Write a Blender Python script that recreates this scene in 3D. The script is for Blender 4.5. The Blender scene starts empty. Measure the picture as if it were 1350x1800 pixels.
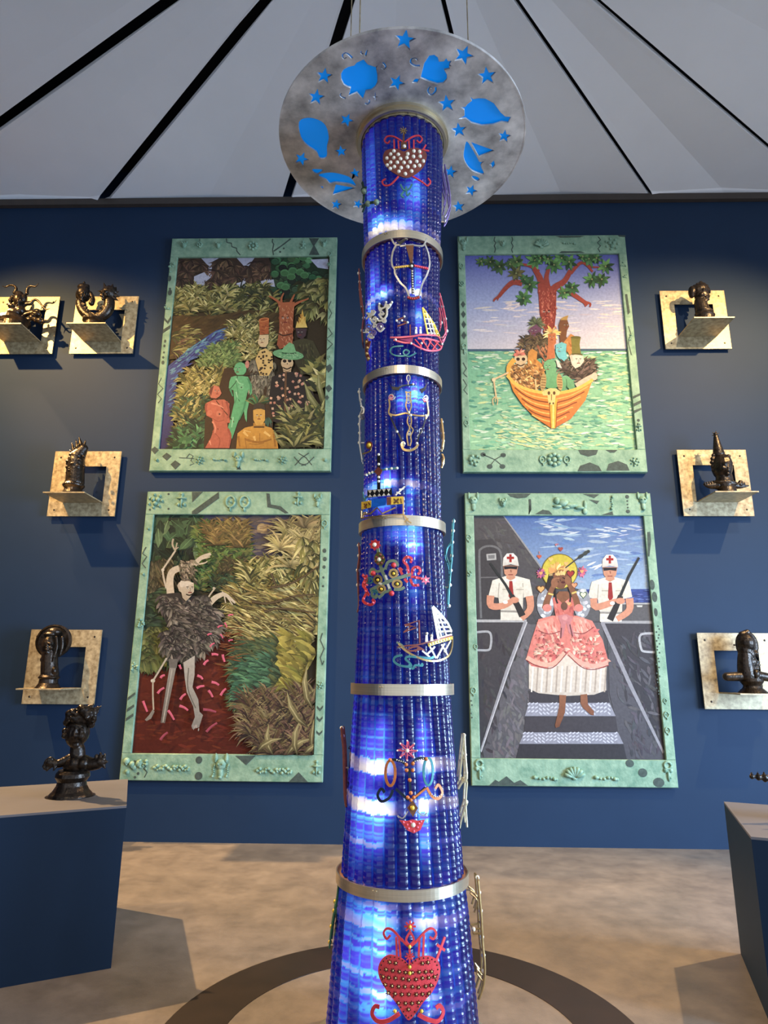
import bpy, bmesh, math, random
from mathutils import Vector, Matrix, noise
from mathutils.geometry import tessellate_polygon, delaunay_2d_cdt

SC = bpy.context.scene
COL = SC.collection
PI = math.pi
# ------------------------------------------------------------------ camera
F_PX, PITCH, YAW, ROLL, EYE = 1128.23, .2430, -.0226, .0070, 1.6
cam_d = bpy.data.cameras.new('camera'); cam = bpy.data.objects.new('camera', cam_d); COL.objects.link(cam)
cam_d.sensor_fit = 'VERTICAL'; cam_d.sensor_height = 24.0; cam_d.lens = F_PX / 1800 * 24.0
cam_d.clip_start = .05; cam_d.clip_end = 100
cam.location = (0, 0, EYE)
cam.rotation_mode = 'QUATERNION'
cam.rotation_quaternion = (Matrix.Rotation(-YAW, 3, 'Z') @ Matrix.Rotation(PI/2 + PITCH, 3, 'X') @ Matrix.Rotation(ROLL, 3, 'Z')).to_quaternion()
SC.camera = cam
# ------------------------------------------------------------------ world, exposure
w = bpy.data.worlds.new('world'); SC.world = w; w.use_nodes = True
bg = w.node_tree.nodes['Background']; bg.inputs[0].default_value = (.74, .83, 1.0, 1); bg.inputs[1].default_value = 1.08
SC.view_settings.view_transform = 'Standard'; SC.view_settings.look = 'None'
SC.view_settings.gamma = 1; SC.view_settings.use_curve_mapping = False
SC.view_settings.exposure = 0.0
SC.cycles.use_denoising = True
SC.cycles.max_bounces = 8; SC.cycles.sample_clamp_indirect = 4.0

# ------------------------------------------------------------------ lamps (track spots of the gallery)
def spot(name, loc, target, watts, color, angle, blend=.5, radius=.05):
    d = bpy.data.lights.new(name, 'SPOT'); d.energy = watts; d.color = color
    d.spot_size = math.radians(angle); d.spot_blend = blend; d.shadow_soft_size = radius
    o = bpy.data.objects.new(name, d); COL.objects.link(o); o.location = loc
    o.rotation_mode = 'QUATERNION'
    o.rotation_quaternion = (Vector(target) - Vector(loc)).to_track_quat('-Z', 'Y')
    o['label'] = name.replace('_', ' '); return o
WARM = (1.0, .60, .21)
spot('bracket_spot_left', (-5.5, 3.85, 6.9), (-3.9, 6.6, 3.7), 2300, WARM, 72, .8, .035)
spot('floor_spot_left', (-5.75, 6.35, 6.75), (-1.1, 4.3, 0), 4300, (1, .62, .30), 44, .6, .04)
spot('bracket_spot_right', (4.9, 3.6, 6.45), (3.3, 6.6, 4.0), 1750, (1, .66, .29), 72, .8, .035)
spot('floor_spot_right', (5.2, 5.7, 6.4), (1.3, 3.6, 0), 2200, (1, .62, .28), 50, .6, .04)
spot('painting_spot_left', (-3.4, 1.2, 6.9), (-1.7, 6.6, 3.4), 620, (1, .86, .68), 60, .7, .05)
spot('painting_spot_right', (3.6, 1.2, 6.9), (1.7, 6.6, 3.4), 800, (1, .90, .76), 60, .7, .05)
spot('column_spot', (-.35, -2.2, 5.6), (0, 3.3, 2.2), 420, (1, .80, .52), 46, .8, .08)
spot('column_spot_right', (4.4, 1.0, 5.2), (0.1, 3.3, 2.4), 420, (.80, .82, 1), 46, .8, .10)

d = bpy.data.lights.new('daylight_opening', 'AREA'); d.shape = 'RECTANGLE'; d.size = 3.2; d.size_y = 3.4; d.energy = 620; d.spread = math.radians(95); d.color = (.46, .68, 1)
o = bpy.data.objects.new('daylight_opening', d); COL.objects.link(o); o.location = (8.0, 1.6, 1.9); o.rotation_euler = (0, math.radians(76), math.radians(-26))

# ------------------------------------------------------------------ rays through the photograph's pixels
def ray(px, py):
    c, s = math.cos(-ROLL), math.sin(-ROLL); X, Y = px - 675, py - 900
    X, Y = c*X - s*Y, s*X + c*Y
    cp, sp = math.cos(PITCH), math.sin(PITCH)
    yv = F_PX*cp + Y*sp; zv = F_PX*sp - Y*cp
    cy, sy = math.cos(YAW), math.sin(YAW)
    return Vector((X*cy + yv*sy, -X*sy + yv*cy, zv)) / F_PX
O = Vector((0, 0, EYE))
def at_y(px, py, Y): d = ray(px, py); return O + d*(Y/d.y)
def at_z(px, py, Z): d = ray(px, py); return O + d*((Z - EYE)/d.z)
AX, AY = .022, 3.31                                   # the column's axis
PROF = [(-1, .35), (0, .345), (.09, .338), (.56, .302), (.68, .287), (1.477, .240), (1.545, .237), (2.29, .214), (2.39, .207),
        (3.13, .206), (3.24, .204), (3.93, .221), (4.12, .231), (4.80, .253), (9, .3)]
def col_r(z):
    for (a, ra), (b, rb) in zip(PROF, PROF[1:]):
        if a <= z <= b: return ra + (rb - ra)*(z - a)/(b - a)
    return .25
def on_col(px, py, off=.03):
    d = ray(px, py); z = 2.5
    A = d.x*d.x + d.y*d.y; B = -(d.x*AX + d.y*AY); t = -B/A
    z = EYE + d.z*t
    for _ in range(6):
        r = col_r(z) + off
        C = AX*AX + AY*AY - r*r
        D = B*B - A*C
        t = (-B - math.sqrt(D))/A if D > 0 else -B/A
        z = EYE + d.z*t
    return O + d*t
def radial(p):
    n = Vector((p.x - AX, p.y - AY, 0)); return n.normalized()

# ------------------------------------------------------------------ materials
def lin(c):
    return tuple(((v/255)/12.92 if v/255 <= .04045 else ((v/255 + .055)/1.055)**2.4) for v in c)
MATS = {}
def nd(nt, t, **kw):
    n = nt.nodes.new(t)
    for k, v in kw.items(): setattr(n, k, v)
    return n
def mat(name, rgb, rough=.5, metal=0, var=.12, scale=8, bump=0, bscale=40, rgb2=None, detail=5, stretch=None, spec=None, rvar=0, nrough=.62):
    """noise-mottled principled surface; rgb values are linear"""
    if name in MATS: return MATS[name]
    m = bpy.data.materials.new(name); m.use_nodes = True; nt = m.node_tree; b = nt.nodes['Principled BSDF']
    b.inputs['Roughness'].default_value = rough; b.inputs['Metallic'].default_value = metal
    if spec is not None: b.inputs['Specular IOR Level'].default_value = spec
    tc = nd(nt, 'ShaderNodeTexCoord'); src = tc.outputs['Object']
    if stretch:
        mp = nd(nt, 'ShaderNodeMapping'); mp.inputs['Scale'].default_value = stretch; nt.links.new(src, mp.inputs[0]); src = mp.outputs[0]
    nz = nd(nt, 'ShaderNodeTexNoise'); nz.inputs['Scale'].default_value = scale; nz.inputs['Detail'].default_value = detail; nz.inputs['Roughness'].default_value = nrough
    nt.links.new(src, nz.inputs['Vector'])
    rp = nd(nt, 'ShaderNodeValToRGB'); e = rp.color_ramp.elements
    e[0].position = .32; e[1].position = .68
    c2 = rgb2 or tuple(min(1, c*(1 + var)) for c in rgb); c1 = rgb if rgb2 else tuple(c*(1 - var) for c in rgb)
    e[0].color = (*c1, 1); e[1].color = (*c2, 1)
    nt.links.new(nz.outputs['Fac'], rp.inputs[0]); nt.links.new(rp.outputs[0], b.inputs['Base Color'])
    if rvar:
        mr = nd(nt, 'ShaderNodeMapRange'); mr.inputs['To Min'].default_value = max(0, rough - rvar); mr.inputs['To Max'].default_value = min(1, rough + rvar)
        mr.inputs['From Min'].default_value = .3; mr.inputs['From Max'].default_value = .7
        nt.links.new(nz.outputs['Fac'], mr.inputs['Value']); nt.links.new(mr.outputs[0], b.inputs['Roughness'])
    if bump:
        n2 = nd(nt, 'ShaderNodeTexNoise'); n2.inputs['Scale'].default_value = bscale; n2.inputs['Detail'].default_value = 4
        nt.links.new(src, n2.inputs['Vector'])
        bp = nd(nt, 'ShaderNodeBump'); bp.inputs['Strength'].default_value = bump; bp.inputs['Distance'].default_value = .01
        nt.links.new(n2.outputs['Fac'], bp.inputs['Height']); nt.links.new(bp.outputs[0], b.inputs['Normal'])
    MATS[name] = m; return m
def paint(name, c255, rough=.45, metal=0, **kw): return mat(name, lin(c255), rough, metal, **kw)

WALL = mat('navy_wall_paint', (.0105, .026, .058), .6, var=.05, scale=1.3, bump=.05, bscale=220, spec=.16)
CEIL = mat('grey_ceiling_fabric', (.78, .78, .79), .8, var=.03, scale=.8)
VOID = mat('dark_plenum', (.012, .014, .02), .9, var=.1)
CONC = mat('polished_concrete', (.125, .108, .088), .42, scale=3.4, rgb2=(.235, .205, .168), detail=14, nrough=.74, bump=.08, bscale=120, spec=.5, rvar=.08)
INLAY = mat('brown_floor_inlay', (.018, .0105, .007), .45, var=.25, scale=6, detail=8)
PLINTH = mat('navy_plinth_paint', (.006, .020, .046), .6, var=.05, scale=2, spec=.2)
PLTOP_LIT = mat('navy_plinth_lit_top', (.13, .13, .14), .5, var=.06, scale=5)  # same navy paint, lightened: warm lamp light on the top put into the colour
BRONZE = mat('dark_bronze', (.010, .0075, .0055), .28, .6, scale=26, rgb2=(.050, .035, .023), bump=.35, bscale=60)
STEEL = mat('scratched_aluminium', (.20, .14, .065), .42, .2, scale=20, rgb2=(.52, .42, .24), detail=8, bump=.05, bscale=90, rvar=.1)
DISCM = mat('mottled_silver', (.22, .21, .20), .40, .3, scale=4.2, rgb2=(.88, .83, .76), detail=8, bump=.03, bscale=40, rvar=.1)
BANDM = mat('brushed_nickel_band', (.66, .57, .41), .30, .85, var=.10, scale=3, stretch=(1, 1, 60))
PATINA = mat('verdigris_wood', lin((88, 122, 98)), .7, scale=9, rgb2=lin((136, 162, 134)), detail=8, bump=.35, bscale=45)
PATINA2 = mat('verdigris_relief', lin((88, 124, 102)), .6, scale=16, rgb2=lin((140, 170, 144)), detail=6, bump=.3, bscale=60)
MARK = mat('charcoal_frame_mark', lin((54, 66, 58)), .8, var=.35, scale=30)

# ------------------------------------------------------------------ mesh builder
class MB:
    def __init__(s): s.v = []; s.f = []; s.c = []; s.cur = (1, 1, 1)
    def add(s, vs, fs):
        n = len(s.v); s.v += [tuple(p) for p in vs]; s.f += [tuple(i + n for i in f) for f in fs]; s.c += [s.cur]*len(vs); return n
    def box(s, a, b):
        x0, y0, z0 = a; x1, y1, z1 = b
        s.add([(x0,y0,z0),(x1,y0,z0),(x1,y1,z0),(x0,y1,z0),(x0,y0,z1),(x1,y0,z1),(x1,y1,z1),(x0,y1,z1)],
              [(3,2,1,0),(4,5,6,7),(0,1,5,4),(1,2,6,5),(2,3,7,6),(3,0,4,7)])
    def prism(s, pts, z0, z1):
        n = len(pts); s.add([(p[0], p[1], z0) for p in pts] + [(p[0], p[1], z1) for p in pts],
            [tuple(range(n))[::-1], tuple(range(n, 2*n))] + [(i, (i+1) % n, n + (i+1) % n, n + i) for i in range(n)])
    def tube(s, path, r, k=7, caps=True):
        """round bar along 3-D points; r a number or one per point"""
        P = [Vector(p) for p in path]; n = len(P); R = r if isinstance(r, (list, tuple)) else [r]*n
        t = (P[1] - P[0]).normalized(); u = t.orthogonal().normalized(); vs = []
        for i, p in enumerate(P):
            t2 = ((P[min(i+1, n-1)] - P[max(i-1, 0)])).normalized() if n > 1 else t
            u = (u - t2*u.dot(t2)); u = u.normalized() if u.length > 1e-6 else t2.orthogonal().normalized()
            b = t2.cross(u)
            vs += [p + (u*math.cos(a) + b*math.sin(a))*R[i] for a in [2*PI*j/k for j in range(k)]]
        fs = [(i*k + j, i*k + (j+1) % k, (i+1)*k + (j+1) % k, (i+1)*k + j) for i in range(n-1) for j in range(k)]
        if caps: fs += [tuple(range(k))[::-1], tuple((n-1)*k + j for j in range(k))]
        s.add(vs, fs)
    def ribbon(s, path, normals, w, th):
        """flat strip of metal: width across, thickness along the normals"""
        P = [Vector(p) for p in path]; n = len(P); vs = []
        W = w if isinstance(w, (list, tuple)) else [w]*n
        for i, p in enumerate(P):
            t = (P[min(i+1, n-1)] - P[max(i-1, 0)]); N = Vector(normals[i])
            b = t.cross(N); b = b.normalized() if b.length > 1e-9 else Vector((1, 0, 0))
            for a, c in ((-1, -1), (1, -1), (1, 1), (-1, 1)): vs.append(p + b*(a*W[i]/2) + N*(c*th/2))
        fs = [(i*4 + j, i*4 + (j+1) % 4, i*4 + 4 + (j+1) % 4, i*4 + 4 + j) for i in range(n-1) for j in range(4)]
        fs += [(3, 2, 1, 0), tuple((n-1)*4 + j for j in range(4))]
        s.add(vs, fs)
    def plate(s, outline, normals, th, flat=None):
        """solid plate from an outline (concave allowed); thickness along the normals"""
        P = [Vector(p) for p in outline]; n = len(P); N = [Vector(a) for a in normals]
        fl = flat or P
        tri = tessellate_polygon([[Vector((q[0], q[1], q[2] if len(q) > 2 else 0)) for q in fl]])
        vs = [p + a*th/2 for p, a in zip(P, N)] + [p - a*th/2 for p, a in zip(P, N)]
        fs = [tuple(t) for t in tri] + [(t[2] + n, t[1] + n, t[0] + n) for t in tri] + [(i, i + n, (i+1) % n + n, (i+1) % n) for i in range(n)]
        s.add(vs, fs)
    def ball(s, c, r, seg=8, rings=5, rot=None):
        c = Vector(c); rx = r if isinstance(r, (tuple, list, Vector)) else (r, r, r)
        vs = [(0, 0, 1)] + [(math.sin(PI*i/rings)*math.cos(2*PI*j/seg), math.sin(PI*i/rings)*math.sin(2*PI*j/seg), math.cos(PI*i/rings)) for i in range(1, rings) for j in range(seg)] + [(0, 0, -1)]
        out = []
        for q in vs:
            p = Vector((q[0]*rx[0], q[1]*rx[1], q[2]*rx[2]))
            if rot: p = rot @ p
            out.append(c + p)
        m = len(vs) - 1
        fs = [(0, 1 + j, 1 + (j+1) % seg) for j in range(seg)]
        for i in range(rings - 2):
            a = 1 + i*seg
            fs += [(a + j, a + seg + j, a + seg + (j+1) % seg, a + (j+1) % seg) for j in range(seg)]
        a = 1 + (rings - 2)*seg
        fs += [(m, a + (j+1) % seg, a + j) for j in range(seg)]
        s.add(out, fs)
    def lathe(s, c, prof, k=24, closed=True):
        """prof: (radius, z) from the bottom up, about a vertical through c"""
        n = len(prof); vs = [(c[0] + r*math.cos(2*PI*j/k), c[1] + r*math.sin(2*PI*j/k), c[2] + z) for r, z in prof for j in range(k)]
        fs = [(i*k + j, i*k + (j+1) % k, (i+1)*k + (j+1) % k, (i+1)*k + j) for i in range(n-1) for j in range(k)]
        if closed: fs += [tuple(range(k))[::-1], tuple((n-1)*k + j for j in range(k))]
        s.add(vs, fs)
    def build(s, name, m, parent=None, smooth=False, colors=False):
        me = bpy.data.meshes.new(name)
        o0 = parent.get('_o') if parent is not None else None
        org = Vector(o0) if o0 is not None else Vector((0, 0, 0))
        me.from_pydata([(x - org.x, y - org.y, z - org.z) for x, y, z in s.v], [], s.f)
        if m: me.materials.append(m)
        if colors:
            ca = me.color_attributes.new('paint', 'FLOAT_COLOR', 'POINT')
            buf = []
            for c in s.c: buf += [c[0], c[1], c[2], 1]
            ca.data.foreach_set('color', buf)
        me.update()
        if smooth: me.polygons.foreach_set('use_smooth', [True]*len(me.polygons))
        o = bpy.data.objects.new(name, me); COL.objects.link(o)
        if parent is not None: o.parent = parent; o['_o'] = list(org)
        return o
def thing(name, loc, label, cat, group=None):
    o = bpy.data.objects.new(name, None); COL.objects.link(o); o.location = loc; o.empty_display_size = .05
    o['label'] = label; o['category'] = cat; o['_o'] = list(loc)
    if group: o['group'] = group
    return o
def struct(o): o['kind'] = 'structure'; return o
def smooth_path(pts, n=4, closed=False):
    """Catmull-Rom through 2-D or 3-D points"""
    P = [Vector(p) for p in pts]; m = len(P); out = []
    if m < 3 and not closed: return P
    rng = m if closed else m - 1
    for i in range(rng):
        p0 = P[(i-1) % m] if closed else P[max(i-1, 0)]; p1 = P[i]; p2 = P[(i+1) % m]; p3 = P[(i+2) % m] if closed else P[min(i+2, m-1)]
        for j in range(n):
            t = j/n
            out.append(.5*((2*p1) + (p2 - p0)*t + (2*p0 - 5*p1 + 4*p2 - p3)*t*t + (3*p1 - p0 - 3*p2 + p3)*t**3))
    if not closed: out.append(P[-1])
    return out
def P2(s):
    """'x,y x,y ...' -> list of pairs"""
    return [tuple(float(a) for a in q.split(',')) for q in s.split()]
def crop(x0, y0, s): return lambda p: (x0 + p[0]/s, y0 + p[1]/s)

# ------------------------------------------------------------------ the room
WY = 6.66                                             # face of the back wall
b = MB(); b.box((-7.6, WY, 0), (7.6, WY + .2, 7.6)); struct(b.build('wall_back', WALL))
b = MB(); b.box((-7.8, -4, 0), (-7.6, WY + .2, 7.6)); struct(b.build('wall_left', WALL))
b = MB(); b.box((-7.8, -4.0, -.12), (8.5, WY + .2, 0)); struct(b.build('floor', CONC))
def ring_sector(m, r0, r1, z0, z1, k=96):
    vs = []
    for j in range(k):
        a = 2*PI*j/k
        for r, z in ((r0, z0), (r1, z0), (r1, z1), (r0, z1)): vs.append((AX + r*math.cos(a), 3.32 + r*math.sin(a), z))
    m.add(vs, [(j*4 + i, j*4 + (i+1) % 4, ((j+1) % k)*4 + (i+1) % 4, ((j+1) % k)*4 + i) for j in range(k) for i in range(4)])
b = MB(); ring_sector(b, .825, 1.11, -.01, .0025); o = struct(b.build('trim_1', INLAY)); o['label'] = 'dark brown ring inlaid in the concrete floor around the blue column'

# ceiling: shallow tent of grey panels radiating from above the column, dark gaps between
APX = Vector((AX, AY, 7.44)); CZ = 7.165
def ceil_z(x, y):
    return APX.z - (APX.z - CZ)*max(abs(y - APX.y)/3.35, abs(x - APX.x)/7.6)
def to_edge(a):
    dx, dy = math.cos(a), math.sin(a); t = 9
    if dx > 0: t = min(t, (8.4 - APX.x)/dx)
    if dx < 0: t = min(t, (-7.6 - APX.x)/dx)
    if dy > 0: t = min(t, (WY - .005 - APX.y)/dy)
    if dy < 0: t = min(t, (-4 - APX.y)/dy)
    return t
seams = []
for px, py in ((0, 225), (180, 350), (505, 345), (863, 341), (1140, 335), (1350, 262)):
    p = at_z(px, py, 7.19); seams.append(math.atan2(p.y - APX.y, p.x - APX.x))
seams = sorted(seams)
gap0 = seams[0] ; rest = 2*PI - (seams[-1] - seams[0]); nr = max(1, round(rest/.62))
seams += [seams[-1] + rest*(i+1)/nr for i in range(nr - 1)]
ce = bpy.data.objects.new('ceiling', None); COL.objects.link(ce); ce['kind'] = 'structure'; ce['_o'] = [0, 0, 0]
b = MB(); b.box((-7.8, -4, 7.62), (8.5, WY + .2, 7.72)); b.build('plenum_slab', VOID, ce)
for i, a0 in enumerate(seams):
    a1 = seams[(i+1) % len(seams)] + (2*PI if i == len(seams) - 1 else 0)
    m = MB(); K = 10
    wide = .105 if math.cos(a0) < .2 else .045          # the gaps are wider on the left
    wide1 = .105 if math.cos(a1) < .2 else .045
    rows = []
    for k in range(K + 1):
        f = k/K; a = a0 + (a1 - a0)*f
        R1 = to_edge(a); row = []
        for r in (.5, R1*.5, R1 - .10, R1):
            x = APX.x + r*math.cos(a); y = APX.y + r*math.sin(a)
            s_ = (wide/2 if k == 0 else (-wide1/2 if k == K else 0))      # step in sideways to leave the gap
            x += -math.sin(a)*s_; y += math.cos(a)*s_; y = min(y, WY - .004)
            fold = .012*r*(1 - abs(2*f - 1))
            z = ceil_z(x, y) + fold - (.035 if r == R1 and i % 2 == 0 else 0)
            row.append((x, y, z))
        rows.append(row)
    vs = [p for row in rows for p in row]; n = len(vs)
    fs = []
    for k in range(K):
        for q in range(3): fs.append((k*4 + q, k*4 + q + 1, k*4 + q + 5, k*4 + q + 4))
    up = [(x, y, z + .05) for x, y, z in vs]
    rim = [(0*4 + q, 0*4 + q + 1) for q in range(3)] + [(k*4 + 3, k*4 + 7) for k in range(K)] + [(K*4 + q + 1, K*4 + q) for q in (2, 1, 0)] + [(k*4 + 4, k*4) for k in range(K-1, -1, -1)]
    m.add(vs + up, [f[::-1] for f in fs] + [tuple(q + n for q in f) for f in fs] + [(q0, q1, q1 + n, q0 + n) for q0, q1 in rim])
    m.build('ceiling_panel', CEIL, ce)

b = MB(); b.box((-7.6, 6.598, 7.085), (8.4, 6.656, 7.168)); o = struct(b.build('trim_2', mat('brown_cove_strip', (.045, .034, .027), .6))); o['label'] = 'brown strip along the top of the back wall under the ceiling panels'

# ------------------------------------------------------------------ plinths
def plinth(A, B, f, wd, h, label):
    A = Vector(A); B = Vector(B); f = Vector(f).normalized()
    q = [A, A + f*wd, B + f*wd, B]
    t = thing('plinth', (A.x, A.y, 0), label, 'plinth')
    if (q[1] - q[0]).cross(q[2] - q[0]) < 0: q = q[::-1]
    m = MB(); m.prism(q, 0, h - .012); m.build('body', PLINTH, t)
    m = MB(); m.prism(q, h - .012, h); m.build('top_panel', PLTOP_LIT, t)
plinth((-1.578, 4.007), (-1.95, 4.93), (-.885, -.466), 1.05, .83, 'navy blue plinth at the left carrying the bronze bust with both arms spread')
plinth((2.02, 4.334), (1.72, 3.45), (.93, -.36), .95, .83, 'navy blue plinth cut off by the right edge of the photo')

# ------------------------------------------------------------------ the glass column
def rough_glass():
    m = bpy.data.materials.new('stacked_blue_glass'); m.use_nodes = True; nt = m.node_tree; b = nt.nodes['Principled BSDF']; L = nt.links.new
    at = nd(nt, 'ShaderNodeVertexColor', layer_name='paint')
    sp = nd(nt, 'ShaderNodeSeparateColor'); L(at.outputs[0], sp.inputs[0])
    rp = nd(nt, 'ShaderNodeValToRGB'); e = rp.color_ramp.elements          # sheet colour: cobalt .. clear
    e[0].position = 0; e[0].color = (.004, .0025, .52, 1); e[1].position = 1; e[1].color = (.58, .44, .46, 1)
    k = e.new(.25); k.color = (.005, .095, .80, 1); k = e.new(.6); k.color = (.15, .13, .66, 1)
    L(sp.outputs[0], rp.inputs[0]); L(rp.outputs[0], b.inputs['Base Color'])
    mr = nd(nt, 'ShaderNodeMapRange'); mr.inputs['To Min'].default_value = 1.0; mr.inputs['To Max'].default_value = .25
    L(sp.outputs[1], mr.inputs['Value']); L(mr.outputs[0], b.inputs['Transmission Weight'])
    b.inputs['Roughness'].default_value = .26; b.inputs['IOR'].default_value = 1.42
    b.inputs['Specular IOR Level'].default_value = .5
    b.inputs['Coat Weight'].default_value = .22; b.inputs['Coat Roughness'].default_value = .16
    tc = nd(nt, 'ShaderNodeTexCoord'); mp = nd(nt, 'ShaderNodeMapping'); mp.inputs['Scale'].default_value = (3, 3, 110)
    nz = nd(nt, 'ShaderNodeTexNoise'); nz.inputs['Scale'].default_value = 1; nz.inputs['Detail'].default_value = 2
    L(tc.outputs['Object'], mp.inputs[0]); L(mp.outputs[0], nz.inputs['Vector'])
    bp = nd(nt, 'ShaderNodeBump'); bp.inputs['Strength'].default_value = .25; bp.inputs['Distance'].default_value = .006
    L(nz.outputs['Fac'], bp.inputs['Height']); L(bp.outputs[0], b.inputs['Normal'])
    return m
GLASS = rough_glass()
def lamp_core():
    m = bpy.data.materials.new('light_diffuser'); m.use_nodes = True; nt = m.node_tree; nt.nodes.clear(); L = nt.links.new
    o = nd(nt, 'ShaderNodeOutputMaterial'); e = nd(nt, 'ShaderNodeEmission'); at = nd(nt, 'ShaderNodeVertexColor', layer_name='paint')
    L(at.outputs[0], e.inputs[0]); e.inputs[1].default_value = 2.3; L(e.outputs[0], o.inputs[0]); return m
CORE = lamp_core()
col = thing('glass_column', (AX, AY, 0), 'tall fluted column of stacked blue glass lit from inside, ringed by metal bands', 'column')
# clear sheets among the blue ones: photograph rows -> heights on the front of the column
CLEAR = [(388, 404, .9), (345, 349, .3), (508, 516, .85), (549, 556, .35), (688, 692, .2), (768, 771, .2), (846, 856, .7), (866, 868, .3), (955, 957, .3), (1020, 1026, .25), (1066, 1069, .35),
         (1106, 1109, .3), (1232, 1238, .22), (1338, 1362, .85), (1411, 1433, .9), (1487, 1493, .5), (1533, 1536, .2),
         (1597, 1605, .5), (1620, 1640, .62), (1662, 1665, .3), (1681, 1684, .35), (1720, 1726, .38), (1754, 1761, .45), (1782, 1790, .45)]
def front_z(py): 
    z = 2
    for _ in range(5): z = at_y(707, py, AY - col_r(z)).z
    return z
CLZ = [(front_z(b_), front_z(a_), s_) for a_, b_, s_ in CLEAR]
rng = random.Random(5); layer_amp = .16  # amplitude of the random tint from one glass sheet to the next
NL, SUB = 31, 10
BANDS = [(3.923, 3.972, .238), (3.117, 3.163, .221), (2.297, 2.349, .229), (1.491, 1.542, .256), (.660, .706, .308)]
SECT = [(3.965, 4.785), (3.155, 3.93), (2.34, 3.125), (1.535, 2.305), (.70, 1.50), (0.02, .665)]
def section(z0, z1, idx):
    m = MB(); n = NL*SUB; rows = int((z1 - z0)/.0072); vs = []
    twist = -.10*idx
    for i in range(rows + 1):
        z = z0 + (z1 - z0)*i/rows
        jr = rng.uniform(-.0007, .0005); lay = rng.random()
        for j in range(n):
            th = 2*PI*j/n
            lobe = j//SUB
            f = abs(math.cos(NL*th/2 + 0))
            r = col_r(z) - .017*(1 - f**.7) + jr + .0012*math.sin(th*5 + i*1.7)
            a = th + twist + (z - z0)*-.10
            m.v.append((AX + r*math.sin(a), AY - r*math.cos(a), z))
            zz = z + .004*math.sin(lobe*2.4 + idx) + .005*math.sin(th*3 + idx*2) - .006*f
            c = 0
            for c0, c1, s_ in CLZ:
                if c0 - .004 <= zz <= c1 + .004: c = max(c, s_)
            c = c*(.75 + .35*math.sin(th*3 + z*40)) if c else (0 if lay < .55 else layer_amp*(lay - .55)/.45 + (.14 if lay > .95 else 0))
            va = max(0, .55 + .45*math.sin(z*31 + lobe*2.6)) if f < .12 else 0
            c = max(c, .36*va)
            m.c.append((max(0, min(1, c)), max(va*.9, .3*c if c > .3 else 0), 0))
    for i in range(rows):
        for j in range(n):
            m.f.append((i*n + j, i*n + (j+1) % n, (i+1)*n + (j+1) % n, (i+1)*n + j))
    m.f.append(tuple(range(n))[::-1]); m.f.append(tuple(rows*n + j for j in range(n)))
    o = m.build('glass_section', GLASS, col, smooth=False, colors=True)
for i, (z0, z1) in enumerate(SECT): section(z0, z1, i)
# the diffuser tube inside, its lamps where the photograph shows bright spots: (pixel x, pixel y, half-width, half-height, strength)
LAMPS = [(650, 320, 10, 70, .45), (662, 395, 16, 14, 1.1), (700, 392, 24, 10, 1.0), (735, 330, 10, 34, .5), (722, 345, 16, 24, .4), (655, 500, 12, 24, .8), (672, 514, 10, 8, 2.2), (735, 492, 8, 18, 1.0), (732, 512, 8, 7, 1.8),
         (650, 545, 14, 20, .55), (738, 560, 9, 20, .9), (650, 595, 8, 40, .3), (735, 695, 14, 22, 1.3), (706, 706, 9, 16, .8), (730, 690, 6, 8, 2.0), (678, 846, 12, 13, 2.4), (655, 860, 16, 12, .9), (725, 856, 8, 14, .8), (720, 892, 10, 20, .45), (672, 893, 16, 8, .8), (640, 880, 6, 30, .5),
         (728, 945, 12, 22, 1.8), (728, 962, 9, 8, 2.6), (700, 938, 20, 12, .6), (730, 1030, 12, 30, .35), (672, 1290, 8, 20, 1.0), (650, 1322, 26, 34, .75), (665, 1345, 16, 12, 2.2), (748, 1290, 7, 20, 1.0), (748, 1330, 9, 36, .9), (760, 1347, 14, 9, 1.5),
         (630, 1390, 22, 30, .4), (664, 1420, 18, 12, 2.5), (745, 1422, 10, 10, 2.4), (660, 1452, 14, 26, 1.2), (630, 1450, 24, 36, .7), (750, 1462, 9, 30, 1.0), (622, 1300, 8, 60, .5), (755, 1400, 8, 16, .9),
         (670, 1625, 14, 16, 1.5), (640, 1610, 26, 14, .7), (752, 1622, 16, 10, 1.5), (648, 1668, 30, 26, .75), (668, 1675, 8, 24, 1.2), (752, 1672, 8, 30, 1.0), (640, 1710, 34, 22, .6), (668, 1755, 12, 12, 1.9), (655, 1775, 24, 20, .9), (600, 1720, 12, 90, .4), (760, 1760, 9, 16, 1.2), (800, 1690, 24, 110, .22), (800, 1420, 16, 80, .15), (640, 1200, 6, 60, .12)]
core = MB(); n, rows = 64, 420
LP = []
for px, py, wx, hy, s_ in LAMPS:
    p = on_col(px, py, -.02); d = (p - O).length; k = d/F_PX
    LP.append((math.atan2(p.x - AX, -(p.y - AY)), p.z, wx*k*1.15/col_r(p.z), hy*k*1.2, s_))
for i in range(rows + 1):
    z = .03 + 4.74*i/rows
    for j in range(n):
        a = 2*PI*j/n - PI; r = col_r(z)*.86
        core.v.append((AX + r*math.sin(a), AY - r*math.cos(a), z))
        g = .075
        for la, lz, lw, lh, s_ in LP:
            dz = (z - lz)/lh
            if abs(dz) < 3:
                da = (a - la)/lw
                g += s_*math.exp(-da*da - dz*dz)
        if abs(a) > 1.7: g += .12                        # lamps that face the back of the room
        k = min(1, g/.6); core.c.append((g*(.30 + .70*k), g*(.25 + .80*k), g*(1 - .12*k)))
for i in range(rows):
    for j in range(n): core.f.append((i*n + j, i*n + (j+1) % n, (i+1)*n + (j+1) % n, (i+1)*n + j))
core.f.append(tuple(range(n))[::-1]); core.f.append(tuple(rows*n + j for j in range(n)))
core.build('inner_lamp', CORE, col, smooth=True, colors=True)
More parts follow.
